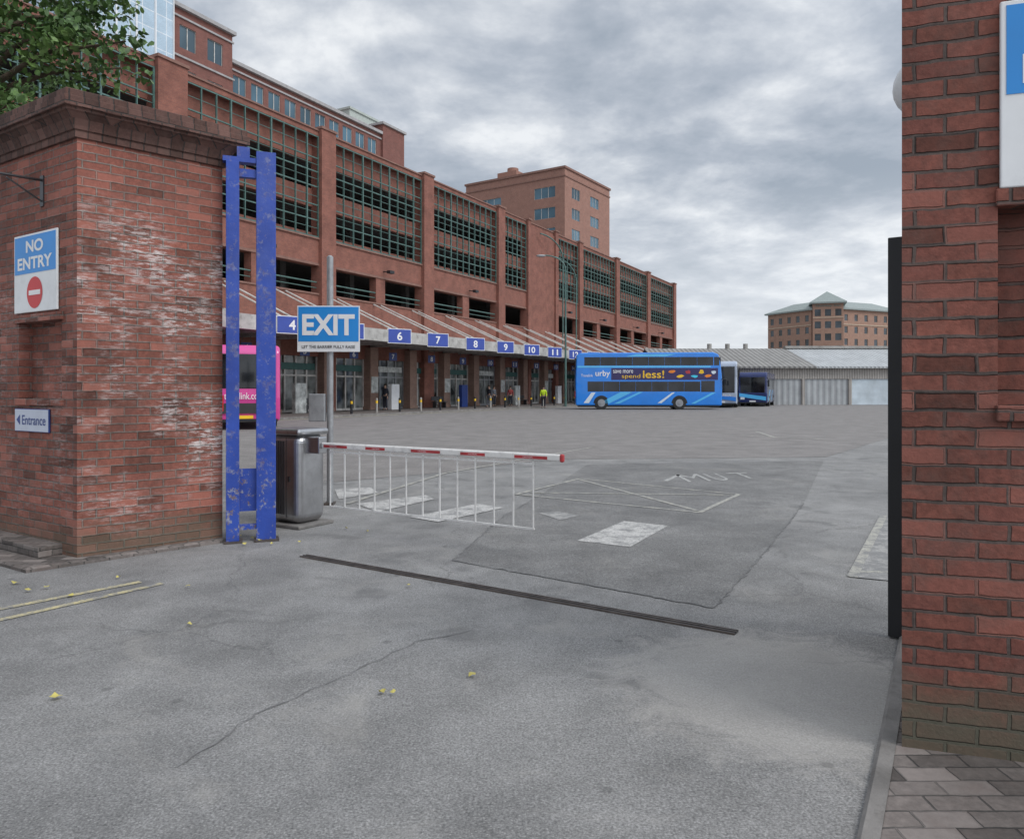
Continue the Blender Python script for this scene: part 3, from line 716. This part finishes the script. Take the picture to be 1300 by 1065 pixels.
obj('stone_cornice',mb,'stone_band',bb)
for h in wB+wB2: window(bb,FB,*h,gm='glass_blue')
for h in wA: window(bb,FBa,*h,gm='glass_blue')
mb=MB(); mb.box(FB,38.3,45.6,-9,-4.5,0,33.0); mb.box(FB,38.2,45.8,-9.2,-4.35,33.0,33.25)
obj('plant_room',mb,'penthouse',bb)
wb=thing('clad_tower_block',FB.p(9,-7,0),'tall pale tower block with gridded glass facade','building')
mb=MB(); mb.box(FB,5.6,11.85,-14,.9,0,60); obj('wall',mb,'glass_grid',wb)
mb=MB()
for i in range(5): mb.box(FB,5.6+i*1.56-.05,5.6+i*1.56+.05 if i<4 else 11.85,.901,1.02,18,60)
obj('mullion',mb,'sign_white',wb)
ft=Fr((8.56,120,0),(.55,.835),(.835,-.55))
tw=thing('brick_tower_block',ft.p(9,-9,0),'tall orange brick tower block with green tinted windows','building')
fl=Fr(ft.p(0,-20,0),ft.ey,-ft.ex)
zt=37.5
hr=[];hl=[]
for r in range(6):
    z=zt-4.4-r*3.4
    hr+= [(2.4,5.2,z,z+1.8),(9.0,12.2,z,z+1.8)]
    hl+= [(14.2,18.2,z,z+1.8),(3.0,7.5,z-.4,z+1.4)]
mb=MB(); mb.wall(ft,0,16.5,0,zt,hr,.25); mb.wall(fl,0,20,0,zt,hl,.25) 
mb.quad(ft.p(16.5,0,0),ft.p(16.5,-20,0),ft.p(16.5,-20,zt),ft.p(16.5,0,zt)); mb.quad(ft.p(0,-20,0),ft.p(16.5,-20,0),ft.p(16.5,-20,zt),ft.p(0,-20,zt)); mb.quad(ft.p(0,0,zt),ft.p(16.5,0,zt),ft.p(16.5,-20,zt),ft.p(0,-20,zt))
mb.box(ft,2,14,-34,-20.01,0,zt-3)
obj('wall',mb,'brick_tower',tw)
mb=MB(); mb.box(ft,-.2,16.7,-20.2,.2,zt,zt+.35); mb.box(ft,-.12,16.6,-20.1,.12,zt-1.3,zt-1.1); mb.box(ft,1.5,14.2,-34.2,-20.2,zt-3,zt-2.7); obj('coping',mb,'terracotta_coping',tw)
for h in hr: window(tw,ft,*h,nx=3,gm='glass_blue')
for h in hl: window(tw,fl,*h,nx=3,gm='glass_blue')
mb=MB(); mb.box(ft,4,8,-16,-12,zt+.35,zt+2.6); mb.cyl(ft.p(6,-14,zt+2.6),ft.p(6,-14,zt+3.6),1.0,n=16); obj('plant_room',mb,'brick_tower',tw)
mb=MB()
for i in range(9): mb.box(ft,2.5,2.6,-33+i*1.6,-32.9+i*1.6,zt-2.7,zt-1.6)
mb.box(ft,2.5,2.6,-33,-20,zt-1.6,zt-1.5); obj('railing',mb,'galvanised',tw)
# hotel: two angular wings meeting at a raised hipped corner section
ht=thing('hotel_building',(PX(1050,212),212,0),'brick hotel with hipped grey roof and raised corner','building')
mb=MB(); mq=MB(); mr=MB(); HE=23.8
Kc=Vector((PX(1050,197),197))
dl=Vector((PX(975,216),216))-Kc; dr=Vector((PX(1142,209),209))-Kc
wins=[]
def wing(a,b,depth,he,rz,nwin,z0=0):
    d=b-a; f_=Fr((a.x,a.y,0),(d.x,d.y)); 
    if f_.ey.y>0: f_.ey=-f_.ey
    L=d.length; hs=[]
    for j in range(nwin):
        x=(j+.5)*L/nwin
        for r in range(5):
            z=he-3.0-r*3.3; hs.append((x-.65,x+.65,z,z+1.8))
    mb.wall(f_,0,L,0,he,hs,.2); wins.append((f_,hs))
    mb.quad(f_.p(0,0,0),f_.p(0,-depth,0),f_.p(0,-depth,he),f_.p(0,0,he)); mb.quad(f_.p(L,0,0),f_.p(L,-depth,0),f_.p(L,-depth,he),f_.p(L,0,he)); mb.quad(f_.p(0,-depth,0),f_.p(L,-depth,0),f_.p(L,-depth,he),f_.p(0,-depth,he))
    mq.box(f_,.05,L-.05,.02,.15,he-4.1,he-3.85)
    o=.7; A=[f_.p(-o,o,he),f_.p(L+o,o,he),f_.p(L+o,-depth-o,he),f_.p(-o,-depth-o,he)]; A2=[p+Zv*.4 for p in A]
    R0=f_.p(depth*.4,-depth/2,he+rz); R1=f_.p(L-depth*.4,-depth/2,he+rz)
    mr.add(A+A2+[R0,R1],[(0,1,2,3),(0,1,5,4),(1,2,6,5),(2,3,7,6),(3,0,4,7),(4,5,9,8),(5,6,9),(6,7,8,9),(7,4,8)])
wing(Kc+dl.normalized()*5.2,Kc+dl,11,HE-.6,3.0,5)
wing(Kc+dr.normalized()*5.2,Kc+dr,11,HE-.6,3.0,6)
# corner section
ca=Kc+dl.normalized()*5.4; cb=Kc+dr.normalized()*5.4; cd=(cb-ca); fc_=Fr((ca.x,ca.y-1.2,0),(cd.x,cd.y))
if fc_.ey.y>0: fc_.ey=-fc_.ey
Lc=cd.length; hs=[]
for j in range(3):
    x=(j+.5)*Lc/3
    for r in range(5): z=HE-2.4-r*3.3; hs.append((x-.8,x+.8,z,z+1.9))
mb.wall(fc_,0,Lc,0,HE+1.0,hs,.2); wins.append((fc_,hs)); D2=9
mb.quad(fc_.p(0,0,0),fc_.p(0,-D2,0),fc_.p(0,-D2,HE+1),fc_.p(0,0,HE+1)); mb.quad(fc_.p(Lc,0,0),fc_.p(Lc,-D2,0),fc_.p(Lc,-D2,HE+1),fc_.p(Lc,0,HE+1)); mb.quad(fc_.p(0,-D2,0),fc_.p(Lc,-D2,0),fc_.p(Lc,-D2,HE+1),fc_.p(0,-D2,HE+1))
o=.8; A=[fc_.p(-o,o,HE+1),fc_.p(Lc+o,o,HE+1),fc_.p(Lc+o,-D2-o,HE+1),fc_.p(-o,-D2-o,HE+1)]; A2=[p+Zv*.4 for p in A]
mr.add(A+A2+[fc_.p(Lc/2,-D2/2,HE+4.8)],[(0,1,2,3),(0,1,5,4),(1,2,6,5),(2,3,7,6),(3,0,4,7),(4,5,8),(5,6,8),(6,7,8),(7,4,8)])
mq.box(fc_,.05,Lc-.05,.02,.15,HE-2.9,HE-2.65)
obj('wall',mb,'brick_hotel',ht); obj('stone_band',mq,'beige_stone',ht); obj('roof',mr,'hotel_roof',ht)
for f_,hs in wins:
    for h in hs: window(ht,f_,*h,nx=1,gm='glass',fm='beige_stone')
mb=MB(); mb.text('Holiday Inn',fc_,.8,Lc-.8,HE+.0,HE+.75,.05,bold=.01); obj('lettering',mb,'green_frame',ht)
# depot shed
fs=Fr((PX(915,74),74,0),(1,-.0),(0,-1))
sh=thing('bus_depot_shed',fs.p(18,-8,0),'long low depot shed with ribbed grey roof and roller shutters','building')
SL=46
mb=MB(); mb.box(fs,-6,SL,-.3,0,2.6,3.7); 
for i in range(12): x=-6+i*4.7; mb.box(fs,x,x+.3,-.3,.05,0,2.6)
mb.box(fs,-6,SL,-16,-15.7,0,3.7); mb.box(fs,-6,-5.7,-15.7,-.3,0,3.7); mb.box(fs,SL,SL+.3,-16,0,0,3.7)
obj('wall',mb,'slats',sh)
def roofplane(x0,x1,mat):
    m=MB(); V=[fs.p(x0,.5,3.65),fs.p(x1,.5,3.65),fs.p(x1,-8,5.9),fs.p(x0,-8,5.9),fs.p(x1,-16.3,3.65),fs.p(x0,-16.3,3.65)]
    V2=[v+Zv*.18 for v in V]
    m.add(V+V2,[(0,1,2,3),(3,2,4,5),(6,7,8,9),(9,8,10,11),(0,1,7,6),(5,4,10,11),(0,3,9,6),(3,5,11,9),(1,2,8,7),(2,4,10,8)])
    return obj('roof',m,mat,sh)
roofplane(-6.2,9.4,'roof_dark'); roofplane(9.41,SL+.4,'roof_light')
mb=MB(); mb.box(fs,9.3,SL,-8.4,-7.6,6.09,6.35); obj('roof_ridge',mb,'concrete',sh)
for x in (1,3,5): mb=MB(); mb.cyl(fs.p(x,-8,6.0),fs.p(x,-8,6.6),.25,n=12); obj('roof_vent',mb,'concrete',sh)
for i in range(11):
    x=-5.69+i*4.7; mb=MB(); mb.box(fs,x,x+4.38,-.2,-.12,.0,2.599)
    obj('roller_shutter' if i>3 else 'wall_panel',mb,'shutter' if i>3 else 'pale_panel',sh)
ff=Fr((PX(838,92),92,0),(1,0),(0,-1)); fb_=thing('flat_roofed_building',ff.p(4,-5,0),'low flat roofed brick building behind the buses','building')
mb=MB(); mb.box(ff,0,7.6,-8,0,0,6.1); obj('wall',mb,'brick_facade',fb_)
mb=MB(); mb.box(ff,-.6,8.2,-8.5,.9,6.1,6.5); obj('roof',mb,'roof_dark',fb_)
mb=MB(); mb.box(ff,.6,7,.003,.04,3.6,5.2); obj('window',mb,'glass',fb_)
fd=Fr((PX(925,190),190,0),(1,0),(0,-1)); t=thing('distant_building',fd.p(4,-5,0),'small distant grey flat roofed block','building')
mb=MB(); mb.box(fd,-1,9,-12,0,0,10.6); obj('wall',mb,'stone_band',t); mb=MB(); mb.box(fd,-1.4,9.4,-12.4,.4,10.6,11.0); obj('roof',mb,'roof_dark',t)
# ---------------------------------------------------------------- vehicles
def wheel(parent,fr,x,y0,y1,r=.5):
    mb=MB(); mb.cyl(fr.p(x,y0,r),fr.p(x,y1,r),r,n=28); w=obj('wheel',mb,'rubber',parent,bevel=.04)
    yo=max(y0,y1); mb=MB(); mb.cyl(fr.p(x,yo-.02,r),fr.p(x,yo+.012,r),r*.62,r*.55,n=24); mb.cyl(fr.p(x,yo+.012,r),fr.p(x,yo+.06,r),r*.2,n=16)
    ob=obj('rim',mb,'rim',None); 
    o=ORG[ob.name]; ob.parent=w; ob.location=o-ORG[parent.name]
    return w
def bus_common(parent,fr,L,W,wx,r=.5):
    for x in wx:
        mb=MB(); mb.disc(fr,x,r*.95,r*1.2,.006,half=True); obj('wheel_arch',mb,'black_paint',parent,recalc=False)
        wheel(parent,fr,x,-.28,.012,r); 
        f2_=Fr(fr.p(0,-W,0),fr.ex,-fr.ey); wheel(parent,f2_,x,-.28,.012,r)
fb=Fr((PX(731,56.6),56.6,0),(.9985,-.05),(-.05,-.9985))
dd=thing('double_decker_bus',fb.p(5.5,-1.25,0),'bright blue double decker bus with advert band','bus')
mb=MB(); mb.profile(fb,[(.0,.32),(-.02,2.2),(.05,4.15),(.3,4.33),(10.4,4.36),(10.8,4.2),(10.98,3.3),(11.08,2.2),(11.05,.32)],0,-2.5)
obj('body',mb,'bus_blue',dd,bevel=.09,seg=3)
mb=MB(); mb.box(fb,.2,10.9,-2.35,-.1,.2,.34); obj('chassis',mb,'black_paint',dd)
for i in range(8):
    x0=.65+i*1.22; mb=MB(); mb.box(fb,x0,x0+1.20,-.02,.008,3.36,4.0); obj('window',mb,'bus_glass',dd)
for i in range(7):
    x0=.9+i*1.22; mb=MB(); mb.box(fb,x0,x0+1.20,-.02,.008,1.38,2.14); obj('window',mb,'bus_glass',dd)
mb=MB(); mb.box(fb,9.48,10.5,-.02,.008,1.35,2.20); obj('driver_window',mb,'bus_glass',dd)
mb=MB(); mb.box(fb,10.45,10.85,-.02,.008,3.36,4.0); obj('front_quarter_window',mb,'bus_glass',dd)
mb=MB(); mb.box(fb,11.03,11.12,-2.3,-.2,1.1,2.7); obj('windscreen',mb,'bus_glass',dd)
mb=MB(); mb.box(fb,10.95,11.0,-2.3,-.2,3.2,4.0); obj('windscreen',mb,'bus_glass',dd)
mb=MB(); mb.box(fb,-.035,.0,-2.1,-.4,3.1,3.95); obj('rear_window',mb,'bus_glass',dd)
mb=MB(); mb.box(fb,2.7,10.75,-.01,.010,2.26,3.16); obj('advert_panel',mb,'bus_purple',dd)
mb=MB(); mb.text('save more',fb,2.85,4.35,2.78,3.02,.016,bold=.0); obj('lettering',mb,'white',dd)
mb=MB(); mb.text('spend',fb,3.5,4.9,2.32,2.70,.016,bold=.0); obj('lettering',mb,'yellow',dd)
mb=MB(); mb.text('less!',fb,5.1,6.7,2.40,2.98,.016,bold=.01); obj('lettering',mb,'yellow',dd)
for cx_,cz_,rx_,rz_,cm in ((7.3,2.88,.26,.16,'orange'),(7.9,2.52,.3,.13,'yellow'),(8.5,2.84,.22,.16,'barrier_red'),(9.0,2.54,.28,.13,'cyan'),(9.5,2.86,.24,.16,'yellow'),(10.0,2.56,.26,.14,'orange'),(10.4,2.85,.18,.15,'bus_white')):
    mb=MB(); k=random.uniform(0,1); mb.flat(fb,[(cx_+rx_*math.cos(i*.785+k)*random.uniform(.6,1.2),cz_+rz_*math.sin(i*.785+k)*random.uniform(.6,1.2)) for i in range(8)],.014); obj('advert_picture',mb,cm,dd,recalc=False)
mb=MB(); mb.text('urby',fb,1.5,2.6,2.42,3.0,.014,bold=.01); obj('lettering',mb,'white',dd)
mb=MB(); mb.text('Translink',fb,.4,1.3,2.50,2.70,.014,bold=.0); obj('lettering',mb,'white',dd)
def stripe(parent,fr,pts,mat,y=.012):
    mb=MB(); mb.flat(fr,pts,y); obj('livery_stripe',mb,mat,parent,recalc=False)
for pts in ([(.12,3.2),(.12,3.33),(10.2,3.33),(10.2,3.2)],[(1.7,.45),(2.5,.45),(4.3,1.34),(3.4,1.34)],[(2.9,.45),(3.3,.45),(5.1,1.34),(4.8,1.34)],[(8.7,.45),(9.0,.45),(10.6,1.3),(10.3,1.3)],[(3.8,4.04),(6.8,4.04),(7.6,4.22),(4.6,4.22)]): stripe(dd,fb,pts,'bus_light')
for pts in ([(.6,.5),(1.0,.5),(1.5,1.3),(1.2,1.3)],[(6.2,.5),(6.5,.5),(7.5,1.3),(7.3,1.3)]): stripe(dd,fb,pts,'bus_white',.013)
bus_common(dd,fb,11,2.5,(1.95,7.85),.5)
for y in (-.35,-2.35):
    mb=MB(); mb.box(fb,-.04,.0,y,y+.2,.9,1.4); obj('tail_lamp',mb,'lamp_red',dd)
mb=MB(); mb.box(fb,11.0,11.35,.02,.1,2.3,2.36); mb.box(fb,11.25,11.38,.0,.22,1.9,2.32); obj('wing_mirror',mb,'black_paint',dd,bevel=.02)
def coach(name,fr,L,W,Hh,bm,lab,cat='coach',wx=(2.6,8.8),accent='bus_white',rear=False,txt=None):
    t=thing(name,fr.p(L/2,-W/2,0),lab,cat)
    mb=MB(); mb.profile(fr,[(.06,.3),(0,1.2),(.03,2.0),(.08,Hh-.25),(.3,Hh),(L-.3,Hh),(L,Hh-.3),(L,.3)],0,-W); obj('body',mb,bm,t,bevel=.12,seg=3)
    n=6
    for i in range(n):
        x=.9+i*(L-1.6)/n; mb=MB(); mb.box(fr,x,x+(L-1.6)/n-.05,-.02,.008,Hh*.5,Hh*.82); obj('window',mb,'bus_glass',t)
    end=Fr(fr.p(0,-W,0),fr.ey,-fr.ex)
    zb,zt_=(1.25,Hh-.45) if not rear else (1.55,Hh-.35)
    mb=MB(); mb.box(end,.2,W-.2,-.12,.012,zb,zt_)
    obj('rear_window' if rear else 'windscreen',mb,'bus_glass',t,bevel=.03)
    if rear:
        mb=MB(); mb.box(end,.3,W-.3,-.1,.02,.62,1.0); obj('engine_grille',mb,'letter_black',t)
    for x in (.2,W-.55):
        mb=MB(); 
        if rear: mb.box(end,x+.1,x+.28,-.05,.03,.7,1.3)
        else: mb.box(end,x,x+.36,-.05,.03,.62,.86)
        obj('tail_lamp' if rear else 'headlight',mb,'lamp_red' if rear else 'lamp_clear',t,bevel=.02)
    mb=MB(); mb.box(end,W/2-.27,W/2+.27,-.05,.035,.42,.54); obj('number_plate',mb,'yellow' if rear else 'white',t)
    mb=MB(); mb.box(end,.1,W-.1,-.05,.02,.3,.4); obj('bumper',mb,'black_paint',t)
    stripe(t,fr,[(.4,.5),(1.6,.5),(3.4,1.5),(2.4,1.5)],accent); stripe(t,fr,[(4,.5),(4.8,.5),(6.2,1.5),(5.6,1.5)],accent)
    if not rear:
        mb=MB(); mb.flat(end,[(.1,.9),(W-.1,.55),(W-.1,.9),(.1,1.2)],.035); obj('livery_stripe',mb,accent,t,recalc=False)
    bus_common(t,fr,L,W,wx,.5)
    if not rear:
        for x,sg in ((-.12,-1),(W+.12,1)):
            mb=MB(); mb.box(end,x-.08,x+.08,.1,.2,Hh-1.3,Hh-.75); mb.cyl(end.p(x,.12,Hh-.75),end.p(x-sg*.15,-.2,Hh-.4),.025,n=6); obj('wing_mirror',mb,'black_paint',t,bevel=.02)
    if txt:
        mb=MB(); mb.text(txt,end,W*.2,W*.8,1.15 if rear else .95,1.4 if rear else 1.12,.05,bold=.0); obj('lettering',mb,'white',t)
    return t
yb=28.2; c0=Vector((PX(356,yb),yb,0))
fp=Fr(c0,(-.36,.933),(.933,.36))
coach('single_decker_bus',fp,11.5,2.5,3.2,'bus_pink','bright pink bus seen from behind at its stand','bus',rear=True,accent='bus_purple',txt='translink.co.uk')
fc=Fr((PX(936,61.5),61.5,0),(.29,.957),(.957,-.29))
coach('coach',fc,12,2.5,3.9,'coach_white','white and blue coach parked behind the double decker','coach',accent='bus_blue',txt='ULSTERBUS')
fc=Fr((PX(974,66),66,0),(.40,.916),(.916,-.40))
coach('coach',fc,10,2.5,3.1,'coach_navy','dark navy coach parked in front of the depot shed','coach',wx=(2.4,7.4),accent='bus_light')
# ---------------------------------------------------------------- people
def skin(name,verts,edges,radii,mat,parent,root=0):
    me=bpy.data.meshes.new(name); me.from_pydata(verts,edges,[]); me.materials.append(MATS[mat])
    ob=bpy.data.objects.new(name,me); COL.objects.link(ob); ob.parent=parent
    md=ob.modifiers.new('Skin','SKIN'); md.use_smooth_shade=True
    sd=me.skin_vertices[0].data
    for i,r in enumerate(radii): sd[i].radius=(r,r); sd[i].use_root=(i==root)
    sb=ob.modifiers.new('Sub','SUBSURF'); sb.levels=1; sb.render_levels=1
    return ob
def person(loc,yaw,lab,top,bottom,scale=1.0,hair='hair',vest=None,stride=.0):
    t=thing('person',loc,lab,'person'); t.rotation_euler=(0,0,yaw); t.scale=(scale,)*3
    s=stride
    V=[(0,0,.96),(0,-.01,1.14),(0,0,1.34),(0,0,1.47),(0,.015,1.55),(0,.02,1.65),(0,.01,1.73)]
    Rr=[.125,.115,.14,.06,.06,.095,.07]; E=[(0,1),(1,2),(2,3),(3,4),(4,5),(5,6)]
    def chain(start,pts):
        pi=start
        for p,r in pts: V.append(p); Rr.append(r); E.append((pi,len(V)-1)); pi=len(V)-1
        return pi
    for sg in (-1,1):
        w=chain(2,[((sg*.18,0,1.41),.062),((sg*.235,-.03,1.14),.045),((sg*.25,.06+.1*s*sg,.92),.030),((sg*.25,.075+.1*s*sg,.86),.032)])
        for k in range(4): chain(w,[((sg*.25,.045+.02*k+.1*s*sg,.80),.009),((sg*.245,.05+.02*k+.1*s*sg,.765-.006*abs(k-1.5)),.008)])
        chain(w,[((sg*.24,.12+.1*s*sg,.83),.010)])
        chain(0,[((sg*.095,0,.88),.10),((sg*.105,.03+sg*s*.18,.5),.062),((sg*.11,-.01+sg*s*.28,.1),.042),((sg*.12,.13+sg*s*.28,.045),.04)])
    skin('body',V,E,Rr,'skin',t)
    jv=[V[0],V[1],V[2],(0,0,1.46)];jr=[.145,.14,.16,.085];je=[(0,1),(1,2),(2,3)]
    for sg in (-1,1):
        n=len(jv); jv+=[(sg*.18,0,1.41),(sg*.235,-.03,1.14),(sg*.25,.05+.1*s*sg,.94)]; jr+=[.078,.06,.045]; je+=[(2,n),(n,n+1),(n+1,n+2)]
    skin('jacket',jv,je,jr,top,t)
    tv=[V[0]];tr=[.14];te=[]
    for sg in (-1,1):
        n=len(tv); tv+=[(sg*.095,0,.88),(sg*.105,.03+sg*s*.18,.5),(sg*.11,-.01+sg*s*.28,.12)]; tr+=[.115,.078,.06]; te+=[(0,n),(n,n+1),(n+1,n+2)]
    skin('trousers',tv,te,tr,bottom,t)
    def loc_mesh(nm,mb,mat):
        me=bpy.data.meshes.new(nm); me.from_pydata(mb.v,[],mb.f); me.materials.append(MATS[mat])
        for p in me.polygons: p.use_smooth=True
        ob=bpy.data.objects.new(nm,me); COL.objects.link(ob); ob.parent=t
    mb=MB(); mb.sphere((0,-.012,1.70),.108,14,8,sc=(.92,1,.95)); loc_mesh('hair',mb,hair)
    for x in (-.035,.035): mb=MB(); mb.sphere((x,.105,1.655),.012,8,6); loc_mesh('eye',mb,'letter_black')
    mb=MB(); mb.sphere((0,.118,1.63),.016,8,6,sc=(.8,1.2,1.4)); loc_mesh('nose',mb,'skin')
    for sg in (-1,1):
        mb=MB(); mb.sphere((sg*.115,.10+sg*s*.28,.045),.06,12,6,sc=(.8,2.1,.75)); loc_mesh('shoe',mb,'letter_black')
    return t
person((PX(690,61),61,0),3.0,'person in yellow hi-vis jacket standing on the yard','hi_vis','cloth_dark',1.02)
person(FA.p(25.4,3.2,.13),2.2,'person in dark coat waiting under the canopy','cloth_dark','cloth_grey',.98,stride=.4)
person(FA.p(27.2,2.6,.13),4.0,'person in grey top waiting under the canopy','cloth_grey','cloth_dark',.96)
person(FA.p(29.3,3.0,.13),3.3,'person in dark red coat waiting under the canopy','cloth_red','cloth_dark',.95)
person(FA.p(14.2,1.6,.13),2.6,'person in dark clothes standing by station door','cloth_dark','cloth_dark',1.0)
# ---------------------------------------------------------------- tree
tc=Vector((-8.4,11.6,0)); tr=thing('tree',tc,'leafy green oak tree rising behind the brick pillar','tree')
mb=MB(); pts=[(0,0,0,.24),(.05,.02,1.5,.20),(-.05,.1,3.2,.17),(.05,.05,4.8,.14),(.1,.0,6.5,.10),(.0,.1,8.2,.06),(.1,.1,9.6,.03)]
for a,b in zip(pts,pts[1:]): mb.cyl(tc+Vector(a[:3]),tc+Vector(b[:3]),a[3],b[3],n=12,caps=False)
random.seed(11)
limbs=[]
for i in range(26):
    h=random.uniform(4.2,8.6); a=random.uniform(0,2*math.pi) if i>7 else random.uniform(-1.3,.5); L=random.uniform(1.3,2.6)
    p=tc+Vector((.05,.05,h)); q=p+Vector((math.cos(a)*L*.5,math.sin(a)*L*.5,.45)); r=q+Vector((math.cos(a+.3)*L*.5,math.sin(a+.3)*L*.5,random.uniform(-.1,.5)))
    mb.cyl(p,q,.055,.035,n=7,caps=False); mb.cyl(q,r,.035,.012,n=7,caps=False); limbs+= [q,r,(q+r)/2]
obj('trunk',mb,'bark',tr)
mb=MB()
for c in limbs+[tc+Vector((random.gauss(0,1.1),random.gauss(0,1.1),random.uniform(6,10))) for _ in range(60)]:
    rr=random.uniform(.28,.55)
    for _ in range(120):
        v=Vector((random.gauss(0,1),random.gauss(0,1),random.gauss(0,.75))); v=v.normalized()*rr*random.random()**.4
        p=c+v; s=random.uniform(.035,.075)
        n=Vector((random.gauss(0,1),random.gauss(0,1),random.gauss(0,1)+.8)).normalized(); a=n.orthogonal().normalized(); a=(Matrix.Rotation(random.uniform(0,6.28),3,n)@a); b=n.cross(a)
        mb.add([p-a*s,p-a*s*.3+b*s*.5,p+a*s*.5+b*s*.55,p+a*s*1.1,p+a*s*.5-b*s*.55,p-a*s*.3-b*s*.5],[(0,1,2,3,4,5)])
obj('crown',mb,'leaf',tr,recalc=False)
mb=MB(); random.seed(3)
for (u,v) in ((240,795),(238,747),(485,881),(519,746),(70,888),(305,683),(310,693),(330,688),(440,672),(20,742),(35,752),(60,748),(345,692),(600,860),(498,883),(320,685),(466,676),(380,690),(150,735),(90,758)):
    p=G(u,v)+Zv*.02; s=random.uniform(.014,.028); a=random.uniform(0,6.28)
    vs=[p+Vector((math.cos(a+t)*s*k,math.sin(a+t)*s*k,random.uniform(-.008,.012))) for t,k in ((0,1.3),(.8,.8),(1.6,.9),(2.6,.7),(3.4,1.1),(4.6,.8),(5.5,.9))]
    mb.add(vs,[tuple(range(7))])
simple('dry_leaf',(.48,.42,.12),.8,0,.3)
o_=obj('fallen_leaves',mb,'dry_leaf',kind='stuff',recalc=False); o_['label']='scattered small yellow fallen leaves on asphalt'; o_['category']='leaves'
# ---------------------------------------------------------------- world & light
w=bpy.data.worlds.new('World'); scene.world=w; w.use_nodes=True; nt=w.node_tree; N=nt.nodes; L=nt.links
bg=N['Background']; bg.inputs['Strength'].default_value=.15
SE=math.radians(48); az=math.radians(125)
sd=Vector((math.sin(az)*math.cos(SE),math.cos(az)*math.cos(SE),math.sin(SE)))
sky=N.new('ShaderNodeTexSky'); sky.sky_type='NISHITA'; sky.sun_disc=False; sky.sun_elevation=SE; sky.sun_rotation=az
tcn=N.new('ShaderNodeTexCoord').outputs['Generated']
sx=N.new('ShaderNodeSeparateXYZ'); L.new(tcn,sx.inputs[0])
zz=math_(nt,'ADD',math_(nt,'MAXIMUM',sx.outputs[2],0),.20)
cx=N.new('ShaderNodeCombineXYZ'); L.new(math_(nt,'DIVIDE',sx.outputs[0],zz),cx.inputs[0]); L.new(math_(nt,'DIVIDE',sx.outputs[1],zz),cx.inputs[1])
cx.inputs[2].default_value=3.3
n1=noise(nt,2.9,9,.58,cx.outputs[0],.12)
n2=noise(nt,.95,4,.5,cx.outputs[0],.1)
nn=math_(nt,'ADD',math_(nt,'MULTIPLY',n1,.6),math_(nt,'MULTIPLY',n2,.4))
cl=ramp(nt,nn,[(.40,(2.4,2.75,3.2)),(.47,(3.2,3.5,3.95)),(.53,(4.3,4.55,4.9)),(.60,(6.0,6.15,6.3))])
hz=ramp(nt,sx.outputs[2],[(0,.8),(.10,.5),(.26,0)])
cl=mix(nt,hz,cl,(6.1,6.3,6.6))
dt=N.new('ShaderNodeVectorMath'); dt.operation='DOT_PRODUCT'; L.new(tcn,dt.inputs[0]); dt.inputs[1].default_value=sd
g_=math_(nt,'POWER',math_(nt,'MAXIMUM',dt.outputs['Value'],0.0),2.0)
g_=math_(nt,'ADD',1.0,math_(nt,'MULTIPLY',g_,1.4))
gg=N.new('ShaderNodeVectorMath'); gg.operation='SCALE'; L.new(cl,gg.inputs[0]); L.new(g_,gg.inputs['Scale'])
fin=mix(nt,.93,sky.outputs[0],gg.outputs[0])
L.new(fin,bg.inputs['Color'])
sun=bpy.data.lights.new('Sun','SUN'); sun.energy=1.5; sun.angle=math.radians(25); sun.color=(1,.96,.91)
so=bpy.data.objects.new('Sun',sun); COL.objects.link(so)
so.rotation_euler=(-sd).to_track_quat('-Z','Y').to_euler(); so.location=(0,0,30)
# ---------------------------------------------------------------- camera
cam=bpy.data.cameras.new('Camera'); co=bpy.data.objects.new('Camera',cam); COL.objects.link(co)
co.location=(0,0,H); co.rotation_euler=(math.pi/2,0,0)
cam.sensor_width=36; cam.sensor_fit='HORIZONTAL'; cam.lens=26; cam.shift_y=-(532.5-HOR)/1300; cam.clip_end=5000; cam.clip_start=.05
scene.camera=co
scene.view_settings.view_transform='Standard'
scene.view_settings.look='None'; scene.view_settings.exposure=0
